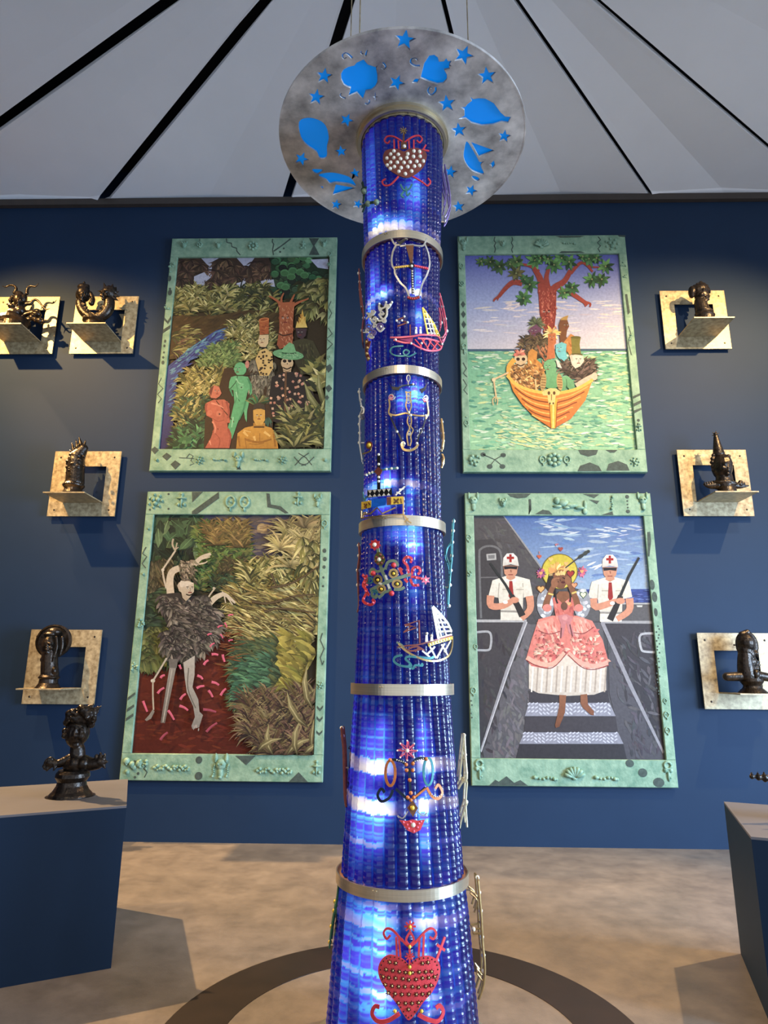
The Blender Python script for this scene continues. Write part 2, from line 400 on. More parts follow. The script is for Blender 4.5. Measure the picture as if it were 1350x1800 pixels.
def ring(m, r0, r1, z0, z1, k=96, cx=AX, cy=AY):
    vs = []
    for j in range(k):
        a = 2*PI*j/k
        for r, z in ((r0, z0), (r1, z0), (r1, z1), (r0, z1)): vs.append((cx + r*math.cos(a), cy + r*math.sin(a), z))
    m.add(vs, [(j*4 + i, j*4 + (i+1) % 4, ((j+1) % k)*4 + (i+1) % 4, ((j+1) % k)*4 + i) for j in range(k) for i in range(4)])
COPPER = mat('copper_ledge', (.62, .30, .14), .4, .6, var=.2, scale=12)
for i, (z0, z1, r) in enumerate(BANDS):
    m = MB(); ring(m, r - .006, r, z0, z1); bd = m.build('metal_band', BANDM, col)
    m = MB(); ring(m, r - .04, r - .0062, z0 + .006, z1 - .012); m.build('band_ledge', COPPER, bd)
    m = MB()
    for a in (-.42, -.37):
        x, y = AX + (r + .001)*math.sin(a), AY - (r + .001)*math.cos(a); m.ball((x, y, (z0 + z1)/2 + .012), (.004, .004, .004), 8, 5)
    m.build('rivet', STEEL, bd)
m = MB(); m.lathe((AX, AY, 0), [(.40, 0), (.40, .02), (.36, .03), (.02, .03)], 64); m.build('base_plate', BANDM, col)

# ------------------------------------------------------------------ the silver disc with its cut-outs
DZ, DC, DR = 4.795, (.02, 3.352), .757
A3 = crop(480, 0, 3.0)
def dsk(p):
    q = at_z(*A3(p), DZ); return (q.x, q.y)
def star_pts(cx, cy, r, a0=0, k=5, inner=.42):
    q = [(cx + (r if i % 2 == 0 else r*inner)*math.cos(a0 - PI/2 + PI*i/k), cy + (r if i % 2 == 0 else r*inner)*math.sin(a0 - PI/2 + PI*i/k)) for i in range(2*k)]
    return q
HOLES = [('cross', P2('535,482 541,482 542,503 552,504 552,510 542,510 543,530 537,530 536,510 526,509 526,503 536,503'))]
for i, (x, y, r) in enumerate([(695,208,38),(1005,288,38),(1127,398,36),(270,398,32),(651,434,32),(916,544,34),(228,510,32),(388,632,28),(979,684,30),(1219,716,26),(150,836,28),(359,797,24),(935,905,26),(1044,1002,24),(978,1088,24),(333,1077,22),(447,1074,20),(432,912,22)]):
    HOLES.append(('star', star_pts(x, y, r*1.6, .15 + .3*math.sin(i*2.1))))
def fat(path, w):
    """outline of a stroke, for the curled cut-outs"""
    P = smooth_path([(x, y, 0) for x, y in path], 4); n = len(P); l, r = [], []
    for i, p in enumerate(P):
        t = (P[min(i+1, n-1)] - P[max(i-1, 0)]).normalized(); q = Vector((-t.y, t.x, 0))*w/2*(1 - .45*i/n)
        l.append((p + q)[:2]); r.append((p - q)[:2])
    return l + r[::-1]
sm = lambda s, n=3: [tuple(p[:2]) for p in smooth_path([(x, y, 0) for x, y in P2(s)], n, True)]
HOLES += [('heart', P2('440,325 478,308 500,335 540,348 558,335 545,356 552,392 552,432 540,455 520,472 490,478 475,524 442,486 395,506 408,460 392,456 372,443 358,415 357,385 370,362 395,348 428,340')),
          ('heart', P2('776,407 785,370 795,330 822,288 850,283 870,298 876,320 900,318 913,300 924,318 945,314 932,334 945,346 930,346 933,360 905,366 918,390 918,415 897,437 865,441 818,426')),
          ('fish', P2('1055,518 1085,513 1120,515 1165,540 1200,588 1225,610 1256,612 1240,645 1205,640 1160,655 1100,660 1045,645 1015,622 968,627 1008,606 1008,576 978,560 1012,560 1024,545 1046,528 1033,497')),
          ('boat', sm('1022,740 1008,778 1004,830 1028,878 1062,904 1113,916 1096,868 1116,846 1090,850 1078,828 1056,790')), ('sail', P2('1038,742 1170,790 1084,824')), ('flag', P2('1166,840 1136,868 1150,868 1154,890 1171,868')),
          ('fish', sm('1044,926 1068,924 1090,940 1078,952 1058,944')), ('balloon', sm('135,640 180,616 240,627 280,660 296,722 286,770 284,826 246,832 228,798 184,768 146,722')),
          ('boat', sm('242,915 300,905 360,914 410,934 440,980 400,968 332,960 300,966 280,945 246,930')), ('sail', P2('330,968 440,988 312,1027')), ('fish', sm('203,890 235,887 266,893 240,914 220,911')), ('flag', P2('240,975 266,980 264,998')),
          ('arrow', P2('728,434 750,409 774,411 762,436'))]
for w_, s in ((14, '776,343 750,343 726,328 730,308 752,304 762,318'), (14, '856,454 856,478 834,497 816,478 826,456 840,462'), (14, '419,306 408,292 384,276 366,288 374,306 388,298'), (13, '574,328 584,332 594,348 584,362 570,354'),
              (12, '487,294 493,270 500,258'), (12, '476,282 464,276 466,264'), (12, '384,514 372,512 354,500 362,486'), (12, '484,540 497,546 509,534 504,520')):
    HOLES.append(('curl', fat(P2(s), w_)))
def holed_plate(name, outer, holes, z, depth, m, parent, bevel=.0025):
    cu = bpy.data.curves.new(name, 'CURVE'); cu.dimensions = '2D'; cu.fill_mode = 'BOTH'; cu.extrude = depth/2; cu.bevel_depth = bevel; cu.bevel_resolution = 1
    org = Vector(parent['_o']) if parent is not None else Vector((0, 0, 0))
    for pts in [outer] + holes:
        s = cu.splines.new('POLY'); s.points.add(len(pts) - 1); s.use_cyclic_u = True
        for q, p in zip(s.points, pts): q.co = (p[0] - org.x, p[1] - org.y, 0, 1)
    tmp = bpy.data.objects.new(name, cu); COL.objects.link(tmp)
    dg = bpy.context.evaluated_depsgraph_get(); me = bpy.data.meshes.new_from_object(tmp.evaluated_get(dg)); me.name = name
    bpy.data.objects.remove(tmp); me.materials.clear(); me.materials.append(m)
    for v in me.vertices: v.co.z += z - org.z
    o = bpy.data.objects.new(name, me); COL.objects.link(o); o.parent = parent; o['_o'] = list(org); return o
disc = thing('canopy_disc', (DC[0], DC[1], DZ), 'round mottled silver disc crowning the column, blue stars, hearts and boats cut out', 'disc')
outer = [(DC[0] + DR*math.cos(2*PI*j/128), DC[1] + DR*math.sin(2*PI*j/128)) for j in range(128)]
cent = [(AX + .25*math.cos(2*PI*j/64), AY + .25*math.sin(2*PI*j/64)) for j in range(64)]
holed_plate('disc_plate', outer, [cent] + [[dsk(p) for p in pts] for _, pts in HOLES], DZ, .007, DISCM, disc)
m = MB(); ring(m, DR - .004, DR + .004, DZ - .007, DZ + .010, 128, *DC); m.build('rim', DISCM, disc)
BLUEP = bpy.data.materials.new('backlit_sky_blue_panel'); BLUEP.use_nodes = True
_b = BLUEP.node_tree.nodes['Principled BSDF']; _b.inputs['Base Color'].default_value = (*lin((0, 120, 205)), 1); _b.inputs['Roughness'].default_value = .5
_b.inputs['Emission Color'].default_value = (*lin((0, 118, 205)), 1); _b.inputs['Emission Strength'].default_value = .62
m = MB(); m.lathe((DC[0], DC[1], DZ + .011), [(DR - .02, 0), (DR - .02, .01)], 96); m.build('blue_backing', BLUEP, disc)
m = MB(); ring(m, .256, .274, DZ - .05, DZ - .006); ring(m, .256, .286, DZ - .024, DZ - .006); m.build('collar', BANDM, disc)
m = MB(); ring(m, .236, .2515, DZ - .06, DZ - .004)
for a in (.4, 2.4, 4.2): m.tube([(DC[0] + .5*math.cos(a), DC[1] + .5*math.sin(a), DZ + .02), (DC[0] + .5*math.cos(a), DC[1] + .5*math.sin(a), 7.44)], .004, 6)
m.build('hanger', STEEL, disc)

# ------------------------------------------------------------------ wall brackets: a square plate with a shelf folded out of its window
def bracket(x0, z0, label, name='shelf_bracket'):
    S_, hz = .732, .16
    t = thing(name, (x0 + S_/2, WY, z0), label, 'bracket', 'metal wall brackets with a folded-out shelf')
    ya, yb = 6.605, 6.618
    wx0, wx1, wz0, wz1 = x0 + .15, x0 + .585, z0 + hz, z0 + hz + .40
    m = MB()
    o_ = [(x0, z0), (x0 + S_, z0), (x0 + S_, z0 + S_), (x0, z0 + S_)]; i_ = [(wx0, wz0), (wx1, wz0), (wx1, wz1), (wx0, wz1)]
    vs = [(x, y, z) for y in (ya, yb) for x, z in o_ + i_]
    fs = []
    for k in range(4):
        j = (k+1) % 4
        fs += [(k, j, 4 + j, 4 + k), (8 + k, 12 + k, 12 + j, 8 + j), (k, 8 + k, 8 + j, j), (4 + k, 4 + j, 12 + j, 12 + k)]
    m.add(vs, fs); m.build('plate', STEEL, t)
    m = MB(); m.box((wx0 + .004, 6.205, wz0 - .012), (wx1 - .004, 6.612, wz0)); m.build('shelf', STEEL, t)
    for sx in (.07, S_ - .07):
        for sz in (.07, S_ - .07):
            m = MB(); m.ball((x0 + sx, ya, z0 + sz), (.011, .005, .011), 8, 5)
            m.box((x0 + sx - .008, ya, z0 + sz - .008), (x0 + sx + .008, WY - .001, z0 + sz + .008)); m.build('screw', BRONZE, t)
    return wz0
BR = {}
for k, x0, z0, lab in (('UL1', -4.692, 5.096, 'metal bracket at upper left cut by the photo edge, under the long-horned bronze'),
                       ('UL2', -3.762, 5.096, 'metal bracket at upper left under the two-headed bronze'),
                       ('ML', -3.762, 3.186, 'metal bracket at left, middle row, under the spike-crowned bronze'),
                       ('LL', -3.758, 1.258, 'metal bracket at lower left, in shade, under the round-haloed bronze'),
                       ('UR', 2.996, 5.126, 'metal bracket at upper right under the smallest bronze head'),
                       ('MR', 2.996, 3.200, 'metal bracket at right, middle row, under the cone-hatted bronze'),
                       ('LR', 2.998, 1.262, 'metal bracket at lower right cut by the photo edge')):
    BR[k] = bracket(x0, z0, lab)

# ------------------------------------------------------------------ the four painting frames (outer corners measured from the photograph)
FY = 6.60
CROPS = {'UL': crop(250, 400, 3.857), 'UR': crop(790, 400, 3.75), 'LL': crop(200, 850, 3.2725), 'LR': crop(800, 850, 3.273)}
RECT = {'UL': (-2.704, -.729, 3.692, 6.600), 'UR': (.699, 2.662, 3.680, 6.601), 'LL': (-2.697, -.723, .556, 3.460), 'LR': (.708, 2.666, .542, 3.446)}
CANV = {'UL': P2('236,195 1258,195 1240,1500 118,1500'), 'UR': P2('103,172 1117,172 1238,1462 137,1464'), 'LL': P2('229,177 1190,180 1150,1562 100,1552'), 'LR': P2('106,184 1083,184 1215,1588 147,1584')}
FLAB = {'UL': 'green carved frame holding the jungle painting with a blue river, upper left', 'UR': 'green carved frame holding the painting of a tree in an orange boat',
        'LL': 'green carved frame holding the painting of a feathered dancer on red ground', 'LR': 'green carved frame holding the painting of a woman in a coral dress between two guards'}
FR = {}; CAN = {}
for k in ('UL', 'UR', 'LL', 'LR'):
    x0, x1, z0, z1 = RECT[k]; C = CROPS[k]
    q = [at_y(*C(p), FY) for p in CANV[k]]
    cx0 = (q[0].x + q[3].x)/2; cx1 = (q[1].x + q[2].x)/2; cz1 = (q[0].z + q[1].z)/2; cz0 = (q[2].z + q[3].z)/2
    CAN[k] = (cx0, cx1, cz0, cz1)
    t = thing('framed_painting', ((x0 + x1)/2, WY, z0), FLAB[k], 'painting', 'painted frames on the back wall'); FR[k] = t
    rails = [(x0, x1, cz1, z1), (x0, x1, z0, cz0), (x0, cx0, cz0, cz1), (cx1, x1, cz0, cz1)]
    for i, (a, b_, c, d) in enumerate(rails):
        m = MB(); e = .006; n0 = [(a, c), (b_, c), (b_, d), (a, d)]
        vs = [(x, FY + .0 + e, z) for x, z in n0] + [(x, WY - .002, z) for x, z in n0] + [(x + (e if j in (0, 3) else -e), FY, z + (e if j < 2 else -e)) for j, (x, z) in enumerate(n0)]
        fs = [(8, 9, 10, 11)] + [(j, (j+1) % 4, 8 + (j+1) % 4, 8 + j) for j in range(4)] + [(4 + j, 4 + (j+1) % 4, (j+1) % 4, j) for j in range(4)] + [(7, 6, 5, 4)]
        m.add(vs, fs); m.build('frame_rail', PATINA, t)
NF = Vector((0, -1, 0))
def fpt(k, p, dy=0): return at_y(*CROPS[k](p), FY - dy)
def px_m(k, p): return (fpt(k, (p[0] + 50, p[1])) - fpt(k, (p[0] - 50, p[1]))).length/100
def f_mark(k, polys, lines=(), dots=()):
    """flat dark painted marks on a frame, one thin sheet"""
    for s in polys:
        m = MB(); P = [fpt(k, p, .0015) for p in P2(s)]; m.plate(P, [NF]*len(P), .002, [(p.x, p.z) for p in P]); m.build('painted_mark', MARK, FR[k])
    for w_, s in lines:
        m = MB(); P = [fpt(k, p, .0015) for p in P2(s)]; m.ribbon(P, [NF]*len(P), w_*px_m(k, P2(s)[0]), .002); m.build('painted_line', MARK, FR[k])
    for x, y, rx, ry in dots:
        m = MB(); c = fpt(k, (x, y), .0015); q = px_m(k, (x, y)); P = [c + Vector((rx*q*math.cos(a), 0, ry*q*math.sin(a))) for a in [2*PI*j/14 for j in range(14)]]
        m.plate(P, [NF]*14, .002, [(p.x, p.z) for p in P]); m.build('painted_dot', MARK, FR[k])
def rel(k, kind, x, y, s=40, rot=0):
    """small carved relief on a frame"""
    q = px_m(k, (x, y))*s; c = fpt(k, (x, y)); m = MB(); d = min(.03, q*.6)
    B = lambda u, v, r, ry=None, dd=0: m.ball((c.x + (u*math.cos(rot) - v*math.sin(rot))*q, c.y - .002 - dd, c.z + (u*math.sin(rot) + v*math.cos(rot))*q), (r*q, d*(.9 if r > .3 else .6), (ry or r)*q), 8, 5)
    if kind == 'shell':
        for j in range(7):
            a = (j - 3)*.40; P = [c + Vector((math.sin(a)*q*f, -.006 - d*.5*math.sin(f*2.4), (math.cos(a)*f - .45)*q)) for f in (.05, .4, .75, 1.0)]; m.tube(P, [q*.07, q*.14, q*.20, q*.13], 6)
        B(0, -.5, .3, .16)
    elif kind == 'mask':
        B(0, .1, .55, .75); B(-.22, .3, .16, .12, d*.7); B(.22, .3, .16, .12, d*.7); B(0, 0, .11, .22, d*.8); B(0, -.35, .2, .08, d*.6); B(-.5, .6, .2, .4); B(.5, .6, .2, .4)
    elif kind == 'animal':
        B(0, .25, .5, .5); B(0, -.45, .28, .6); B(-.5, .8, .18, .45); B(.5, .8, .18, .45); B(-.2, .3, .12, .1, d*.7); B(.2, .3, .12, .1, d*.7); B(0, -.85, .2, .14, d*.4)
    elif kind == 'flower':
        for j in range(8): a = j*PI/4; B(math.cos(a)*.62, math.sin(a)*.62, .32, .26)
        B(0, 0, .3, .3, d*.4)
    elif kind == 'balls':
        for j in range(3): a = j*2.1 + .5; B(math.cos(a)*.38, math.sin(a)*.38, .36)
        for j in range(7): a = j*.9; B(math.cos(a)*.95, math.sin(a)*.95, .22)
    elif kind == 'vine':
        for j in range(13): u = (j - 6)/6*2.4; B(u, .28*math.sin(j*1.9), .28, .24); B(u + .1, -.28*math.sin(j*1.3), .2, .2)
    elif kind == 'ring':
        P = [c + Vector((math.cos(a)*q*.6, -.004, math.sin(a)*q*.75)) for a in [2*PI*j/12 for j in range(13)]]; m.tube(P, q*.16, 6); B(0, 0, .16)
        B(0, -1, .16, .3)
    elif kind == 'key':
        P = [c + Vector((math.cos(a)*q*.42, -.004, (math.sin(a)*.42 + .6)*q)) for a in [2*PI*j/10 for j in range(11)]]; m.tube(P, q*.15, 6); B(-.3, .05, .3); B(.3, .05, .3); B(0, -.5, .2, .75); B(.2, -.8, .2, .12)
    elif kind == 'bone':
        for u, r in ((-1.6, .34), (-1.35, .3), (-.9, .24), (-.3, .26), (.3, .3), (.8, .24), (1.3, .34), (1.6, .3)): B(u, .12*math.sin(u*3), r, r*.85)
    elif kind == 'figure':
        B(-1.0, .25, .35, .4); B(-.35, .1, .6, .42); B(.5, -.1, .75, .3); B(1.35, -.3, .55, .2, d*.2); B(1.9, .1, .2, .5); B(1.9, -.6, .3, .35); B(-.9, -.35, .5, .18); B(0, -.4, .4, .14)
    elif kind == 'cross':
        B(0, 0, .16, 1.0); B(0, .35, .7, .16); B(-.4, -.5, .25); B(.4, -.5, .25); B(0, .95, .25)
    elif kind == 'lumps':
        rr = random.Random(int(x*7 + y))
        for j in range(9): B(rr.uniform(-1, 1), rr.uniform(-1, 1), rr.uniform(.18, .4))
    else: B(0, 0, .5, .5)
    m.build('carved_' + ('relief' if kind in ('lumps', 'dot') else kind), PATINA2, FR[k], smooth=True)
# upper left frame
for a in (('mask',283,122,34),('mask',515,125,30),('mask',1230,115,34),('flower',390,118,24),('flower',752,128,40),('cross',1090,125,32),('bone',525,1575,26),('bone',805,1576,26),('animal',650,1580,52),('balls',390,1578,26),('balls',950,1576,26),('dot',1240,1576,26),('dot',100,1576,22),('ring',1270,180,18),('dot',190,300,14),('balls',1265,250,14),('ring',1265,880,16),('dot',1245,1240,14),('lumps',195,250,20),('lumps',170,540,18)): rel('UL', *a)
f_mark('UL', ['1130,72 1200,72 1168,120 1202,186 1130,186 1160,125', '150,608 172,634 195,600 198,618 174,654 148,626', '142,692 192,660 190,682 140,716', '60,1508 85,1484 112,1508 85,1536', '135,1552 166,1526 198,1550 166,1580', '192,1606 224,1578 260,1604 224,1640', '1240,945 1275,925 1290,955 1262,985', '1240,1085 1268,1065 1288,1092 1262,1118', '1238,1150 1255,1135 1268,1152 1252,1172', '640,1640 655,1600 668,1640'],
    [(7, '570,75 575,102 605,105 608,130 640,140 642,160 664,186'), (7, '885,76 882,98 892,112 884,150 890,186'), (9, '892,160 960,112 1006,76'), (5, '130,1018 110,1060 140,1090 104,1130 130,1160 108,1190'), (6, '1262,680 1288,720 1250,755 1290,790 1250,832'), (5, '1280,500 1262,540 1285,580 1265,620'),
     (6, '1030,1555 1070,1600 1110,1612'), (6, '1165,1555 1120,1600 1078,1614'), (6, '1060,1530 1110,1560 1150,1610'), (6, '1130,1528 1080,1562 1035,1612'), (5, '300,1560 320,1535 345,1548 330,1580 350,1600 322,1612'), (5, '250,1560 350,1566'), (4, '390,76 390,100'), (5, '610,1548 640,1570')],
    [(155,770,7,12),(150,802,7,10),(147,846,6,8),(142,880,7,9),(140,915,10,14),(185,345,12,22),(188,440,14,22),(188,415,8,8),(935,165,7,7),(960,142,6,6)])
# upper right frame
for a in (('animal',92,112,48),('mask',350,110,30),('shell',605,108,52),('bone',790,106,24),('balls',1070,110,42),('ring',78,255,22),('flower',80,372,24),('key',98,800,34),('ring',112,1290,22),('dot',112,1250,12),('lumps',165,1532,36),('flower',690,1530,58),('ring',615,1530,34),('ring',775,1530,34),('balls',1222,1545,28),('figure',1190,730,14,1.4),('lumps',1148,245,16),('lumps',1155,320,14),('cross',1248,1320,30)): rel('UR', *a)
f_mark('UR', ['700,56 888,56 860,64 730,66', '722,168 740,156 860,156 892,166', '1158,440 1172,438 1190,560 1176,575', '1210,1112 1256,1092 1258,1106 1212,1128', '1214,1160 1262,1138 1263,1156 1216,1180', '1218,1205 1264,1188 1266,1200 1220,1224', '850,1466 980,1466 968,1496 915,1510 865,1494', '1030,1466 1108,1466 1090,1482 1062,1484', '845,1606 862,1570 925,1548 985,1572 1004,1606', '1036,1602 1050,1558 1112,1538 1170,1562 1188,1602', '75,505 90,484 106,506 90,528', '76,570 92,548 108,572 92,596', '78,638 94,614 110,640 94,664', '78,710 96,684 112,710 96,738', '1110,50 1160,50 1160,62 1120,60'],
    [(6, '300,62 294,85 306,100 296,120 304,140 298,165'), (6, '412,62 418,82 408,100 420,122 410,145 416,165'), (6, '980,60 996,80 976,100 996,120 980,140 994,162'), (6, '90,890 112,930 92,960 116,985'), (5, '90,1000 115,1040 95,1070 120,1100'), (6, '222,1496 300,1530 352,1500'), (6, '265,1574 300,1530 350,1572'), (5, '1180,650 1196,700 1180,760 1200,840')],
    [(222,1496,17,15),(355,1500,18,15),(266,1575,19,16),(350,1575,19,16),(1246,1270,9,10),(1250,1300,9,11)])
# lower left frame
for a in (('balls',240,100,40),('cross',390,100,42),('ring',672,105,44),('ring',752,105,44),('cross',1060,92,40),('animal',1172,100,36),('lumps',108,1635,52),('lumps',165,1620,26),('vine',330,1636,40),('animal',615,1632,62),('bone',575,1650,20,1.5),('bone',655,1650,20,1.5),('vine',920,1652,40),('cross',1166,1640,40),('balls',1186,1160,20),('ring',1212,230,26),('dot',170,520,16),('lumps',155,800,22),('lumps',120,1050,20),('dot',200,260,14)): rel('LL', *a)
f_mark('LL', ['450,48 512,48 452,108', '604,48 606,84 478,176 450,176 450,160', '700,1566 816,1566 762,1620', '1006,1716 1064,1660 1118,1718', '878,56 896,58 904,120 960,130 1006,170 985,172 948,148 884,136', '80,1232 122,1200 124,1212 78,1250', '76,1296 116,1270 118,1284 74,1314', '70,1350 112,1322 113,1336 68,1368', '1170,1278 1186,1294 1204,1276 1203,1290 1186,1310 1169,1292', '1168,1338 1184,1356 1202,1338 1201,1352 1184,1372 1167,1354', '1166,1420 1182,1436 1200,1418 1199,1432 1182,1450 1165,1434'],
    [(6, '186,365 165,402 190,420 163,460 184,486'), (6, '1200,860 1188,900 1210,950 1188,1000 1200,1044 1208,1020'), (5, '178,1600 190,1620 172,1640 192,1660 176,1690')],
    [(490,1590,19,20),(488,1682,22,22),(1212,386,11,13),(1214,434,11,13),(1210,480,9,10),(1206,540,6,7),(1204,590,6,7),(120,1600,8,8),(140,1668,8,8),(122,1690,7,7),(205,85,6,6),(208,150,6,6),(315,60,6,6),(315,145,6,6)])
# lower right frame
for a in (('animal',105,110,50),('mask',275,115,34),('figure',640,118,56,-.1),('bone',902,110,24,1.5),('animal',1080,108,50),('shell',685,1664,62),('bone',520,1696,38),('bone',870,1696,38),('key',140,1642,48),('key',1225,1652,48),('ring',105,1192,24),('ring',78,312,22),('lumps',88,520,16),('ring',118,938,16),('ring',1216,1330,22),('ring',1222,1420,22),('ring',1208,1250,16)): rel('LR', *a)
f_mark('LR', ['300,58 436,58 410,80 360,86 320,76', '460,176 560,178 540,156 505,150', '735,60 830,62 800,84', '770,92 830,100 816,118', '845,180 905,160 910,182', '195,1738 232,1704 252,1716 296,1684 340,1722 376,1706 420,1738', '1106,280 1122,276 1128,330 1118,420 1110,418', '425,90 436,90 440,150 424,176'],
    [(5, '425,92 432,150 425,176')],
    [(990,76,11,11),(995,160,12,11),(991,100,5,5),(992,120,5,5),(994,138,5,5),(1005,1610,24,21),(1080,1664,26,24),(1172,1720,32,26),(1134,582,14,30),(1148,652,15,30),(1155,740,10,24)] + [(1168 + 9*math.sin(i*2.3), 820 + i*17, 4, 5) for i in range(24)] + [(92 + 6*math.sin(i*2.1), 1250 + i*24, 4, 5) for i in range(5)])

# ------------------------------------------------------------------ the paintings: coloured strokes laid on a canvas
def paint_mat():
    m = bpy.data.materials.new('oil_paint'); m.use_nodes = True; nt = m.node_tree; b = nt.nodes['Principled BSDF']; L = nt.links.new
    at = nd(nt, 'ShaderNodeVertexColor', layer_name='paint'); nz = nd(nt, 'ShaderNodeTexNoise'); nz.inputs['Scale'].default_value = 38; nz.inputs['Detail'].default_value = 6
    tc = nd(nt, 'ShaderNodeTexCoord'); L(tc.outputs['Object'], nz.inputs['Vector'])
    mr = nd(nt, 'ShaderNodeMapRange'); mr.inputs['From Min'].default_value = .25; mr.inputs['From Max'].default_value = .75; mr.inputs['To Min'].default_value = .84; mr.inputs['To Max'].default_value = 1.14
    L(nz.outputs['Fac'], mr.inputs['Value'])
    mx = nd(nt, 'ShaderNodeVectorMath', operation='SCALE'); L(at.outputs[0], mx.inputs[0]); L(mr.outputs[0], mx.inputs['Scale']); L(mx.outputs[0], b.inputs['Base Color'])
    b.inputs['Roughness'].default_value = .6; b.inputs['Specular IOR Level'].default_value = .2
    bp = nd(nt, 'ShaderNodeBump'); bp.inputs['Strength'].default_value = .12; bp.inputs['Distance'].default_value = .004; L(nz.outputs['Fac'], bp.inputs['Height']); L(bp.outputs[0], b.inputs['Normal'])
    return m
OIL = paint_mat(); CANVAS = mat('brown_canvas', (.05, .035, .02), .8)
R_ = random.Random(11)
def jit(c, a=.12):
    f = 1 + R_.uniform(-a, a); return tuple(max(0, min(255, v*f + R_.uniform(-4, 4))) for v in c)
class Pic:
    def __init__(s, k): s.k = k; s.m = MB(); s.C = CROPS[k]; s.y = FY + .030; s.box = CAN[k]; s.gain = {'UL': .64, 'UR': .72, 'LL': .58, 'LR': .68}[k]
    def pts(s, P, cols):
        """one flat patch of paint; cols: one colour or one per point"""
        s.y -= 5e-6; n = len(P); x0, x1, z0, z1 = s.box
        W = []
        for p in P:
            q = at_y(*s.C(p), FY + .02); W.append((min(max(q.x, x0), x1), s.y, min(max(q.z, z0), z1)))
        if n == 3: tri = [(0, 1, 2)]
        elif n == 4: tri = [(0, 1, 2, 3)]
        else: tri = tessellate_polygon([[Vector((w_[0], w_[2], 0)) for w_ in W]])
        cl = cols if isinstance(cols, list) else [cols]*n
        base = len(s.m.v)
        for w_, c in zip(W, cl):
            g = (c[0]*.3 + c[1]*.55 + c[2]*.15); s.m.v.append(w_); s.m.c.append(tuple(v*s.gain for v in lin([v*.86 + g*.14 for v in c])))
        for t in tri:
            a, b_, c = (Vector(W[t[0]]), Vector(W[t[1]]), Vector(W[t[2]]))
            nrm = (b_ - a).cross(c - a)
            s.m.f.append(tuple(base + i for i in (t if nrm.y < 0 else t[::-1])))
    def poly(s, st, c, c2=None, sm_=False, n=4):
        P = P2(st) if isinstance(st, str) else st
        if sm_: P = [tuple(p[:2]) for p in smooth_path([(x, y, 0) for x, y in P], n, True)]
        if c2:
            y0 = min(p[1] for p in P); y1 = max(p[1] for p in P)
            cl = [tuple(c[i] + (c2[i] - c[i])*((p[1] - y0)/(y1 - y0 + 1e-6)) for i in range(3)) for p in P]
        else: cl = c
        s.pts(P, cl)
    def disc(s, x, y, rx, ry, c, c2=None, n=14, rot=0):
        P = []
        for i in range(n):
            a = 2*PI*i/n; u, v = rx*math.cos(a), ry*math.sin(a); P.append((x + u*math.cos(rot) - v*math.sin(rot), y + u*math.sin(rot) + v*math.cos(rot)))
        s.poly(P, c, c2)
    def line(s, st, w_, c, taper=1.0, sm_=True, c2=None):
        P = P2(st) if isinstance(st, str) else st
        P = [Vector((x, y, 0)) for x, y in P]
        if sm_ and len(P) > 2: P = smooth_path(P, 4)
        n = len(P); l, r = [], []
        for i, p in enumerate(P):
            t = (P[min(i+1, n-1)] - P[max(i-1, 0)]); t = t.normalized() if t.length > 0 else Vector((1, 0, 0)); q = Vector((-t.y, t.x, 0))*(w_/2*(1 + (taper - 1)*i/max(1, n-1)))
            l.append(tuple((p + q)[:2])); r.append(tuple((p - q)[:2]))
        for i in range(n - 1): s.pts([l[i], l[i+1], r[i+1], r[i]], [c, c, c2 or c, c2 or c]); s.y += 4.5e-6
        s.y -= 4.5e-6
    def leaf(s, x, y, a, ln, w_, c, bend=0, tip=None):
        P, l, r = [], [], []
        for f, ww in ((0, .15), (.3, .9), (.65, .75), (1, .04)):
            aa = a + bend*f; l.append((x + math.cos(aa)*ln*f - math.sin(aa)*w_*ww/2, y + math.sin(aa)*ln*f + math.cos(aa)*w_*ww/2))
            r.append((x + math.cos(aa)*ln*f + math.sin(aa)*w_*ww/2, y + math.sin(aa)*ln*f - math.cos(aa)*w_*ww/2))
        t = tip or tuple(v*1.12 for v in c); d = tuple(v*.5 for v in c)
        s.pts(l + r[::-1], [d, c, t, t, t, t, c, d])
    def frond(s, x, y, n, a0, a1, ln, w_, cols, bend=.5):
        for i in range(n):
            a = a0 + (a1 - a0)*(i + .5)/n + R_.uniform(-.1, .1)
            s.leaf(x, y, a, ln*R_.uniform(.7, 1.1), w_*R_.uniform(.8, 1.2), jit(R_.choice(cols), .18), bend*(1 if math.cos(a) > 0 else -1)*R_.uniform(.4, 1.2))
    def inside(s, P):
        x0, x1 = min(p[0] for p in P), max(p[0] for p in P); y0, y1 = min(p[1] for p in P), max(p[1] for p in P)
        while 1:
            x, y = R_.uniform(x0, x1), R_.uniform(y0, y1); c = False; j = len(P) - 1
            for i in range(len(P)):
                if (P[i][1] > y) != (P[j][1] > y) and x < (P[j][0] - P[i][0])*(y - P[i][1])/(P[j][1] - P[i][1]) + P[i][0]: c = not c
                j = i
            if c: return x, y
    def foliage(s, st, n, cols, ln, w_, a0=-2.9, a1=-.2, per=7, bend=.5):
        P = P2(st); Q = sorted((s.inside(P) for _ in range(n)), key=lambda q: q[1])
        for x, y in Q: s.frond(x, y, per, a0, a1, ln, w_, cols, bend)
    def strokes(s, st, n, cols, ln, w_, a, da=.3):
        P = P2(st)
        for _ in range(n):
            x, y = s.inside(P); aa = a + R_.uniform(-da, da); l_ = ln*R_.uniform(.5, 1.3); b_ = w_*R_.uniform(.6, 1.4)/2; ca, sa = math.cos(aa), math.sin(aa)
            s.pts([(x + ca*u*l_ - sa*v*b_, y + sa*u*l_ + ca*v*b_) for u, v in ((0, 0), (.2, .8), (.6, 1), (1, .1), (.7, -.8), (.25, -.9))], jit(R_.choice(cols), .05))
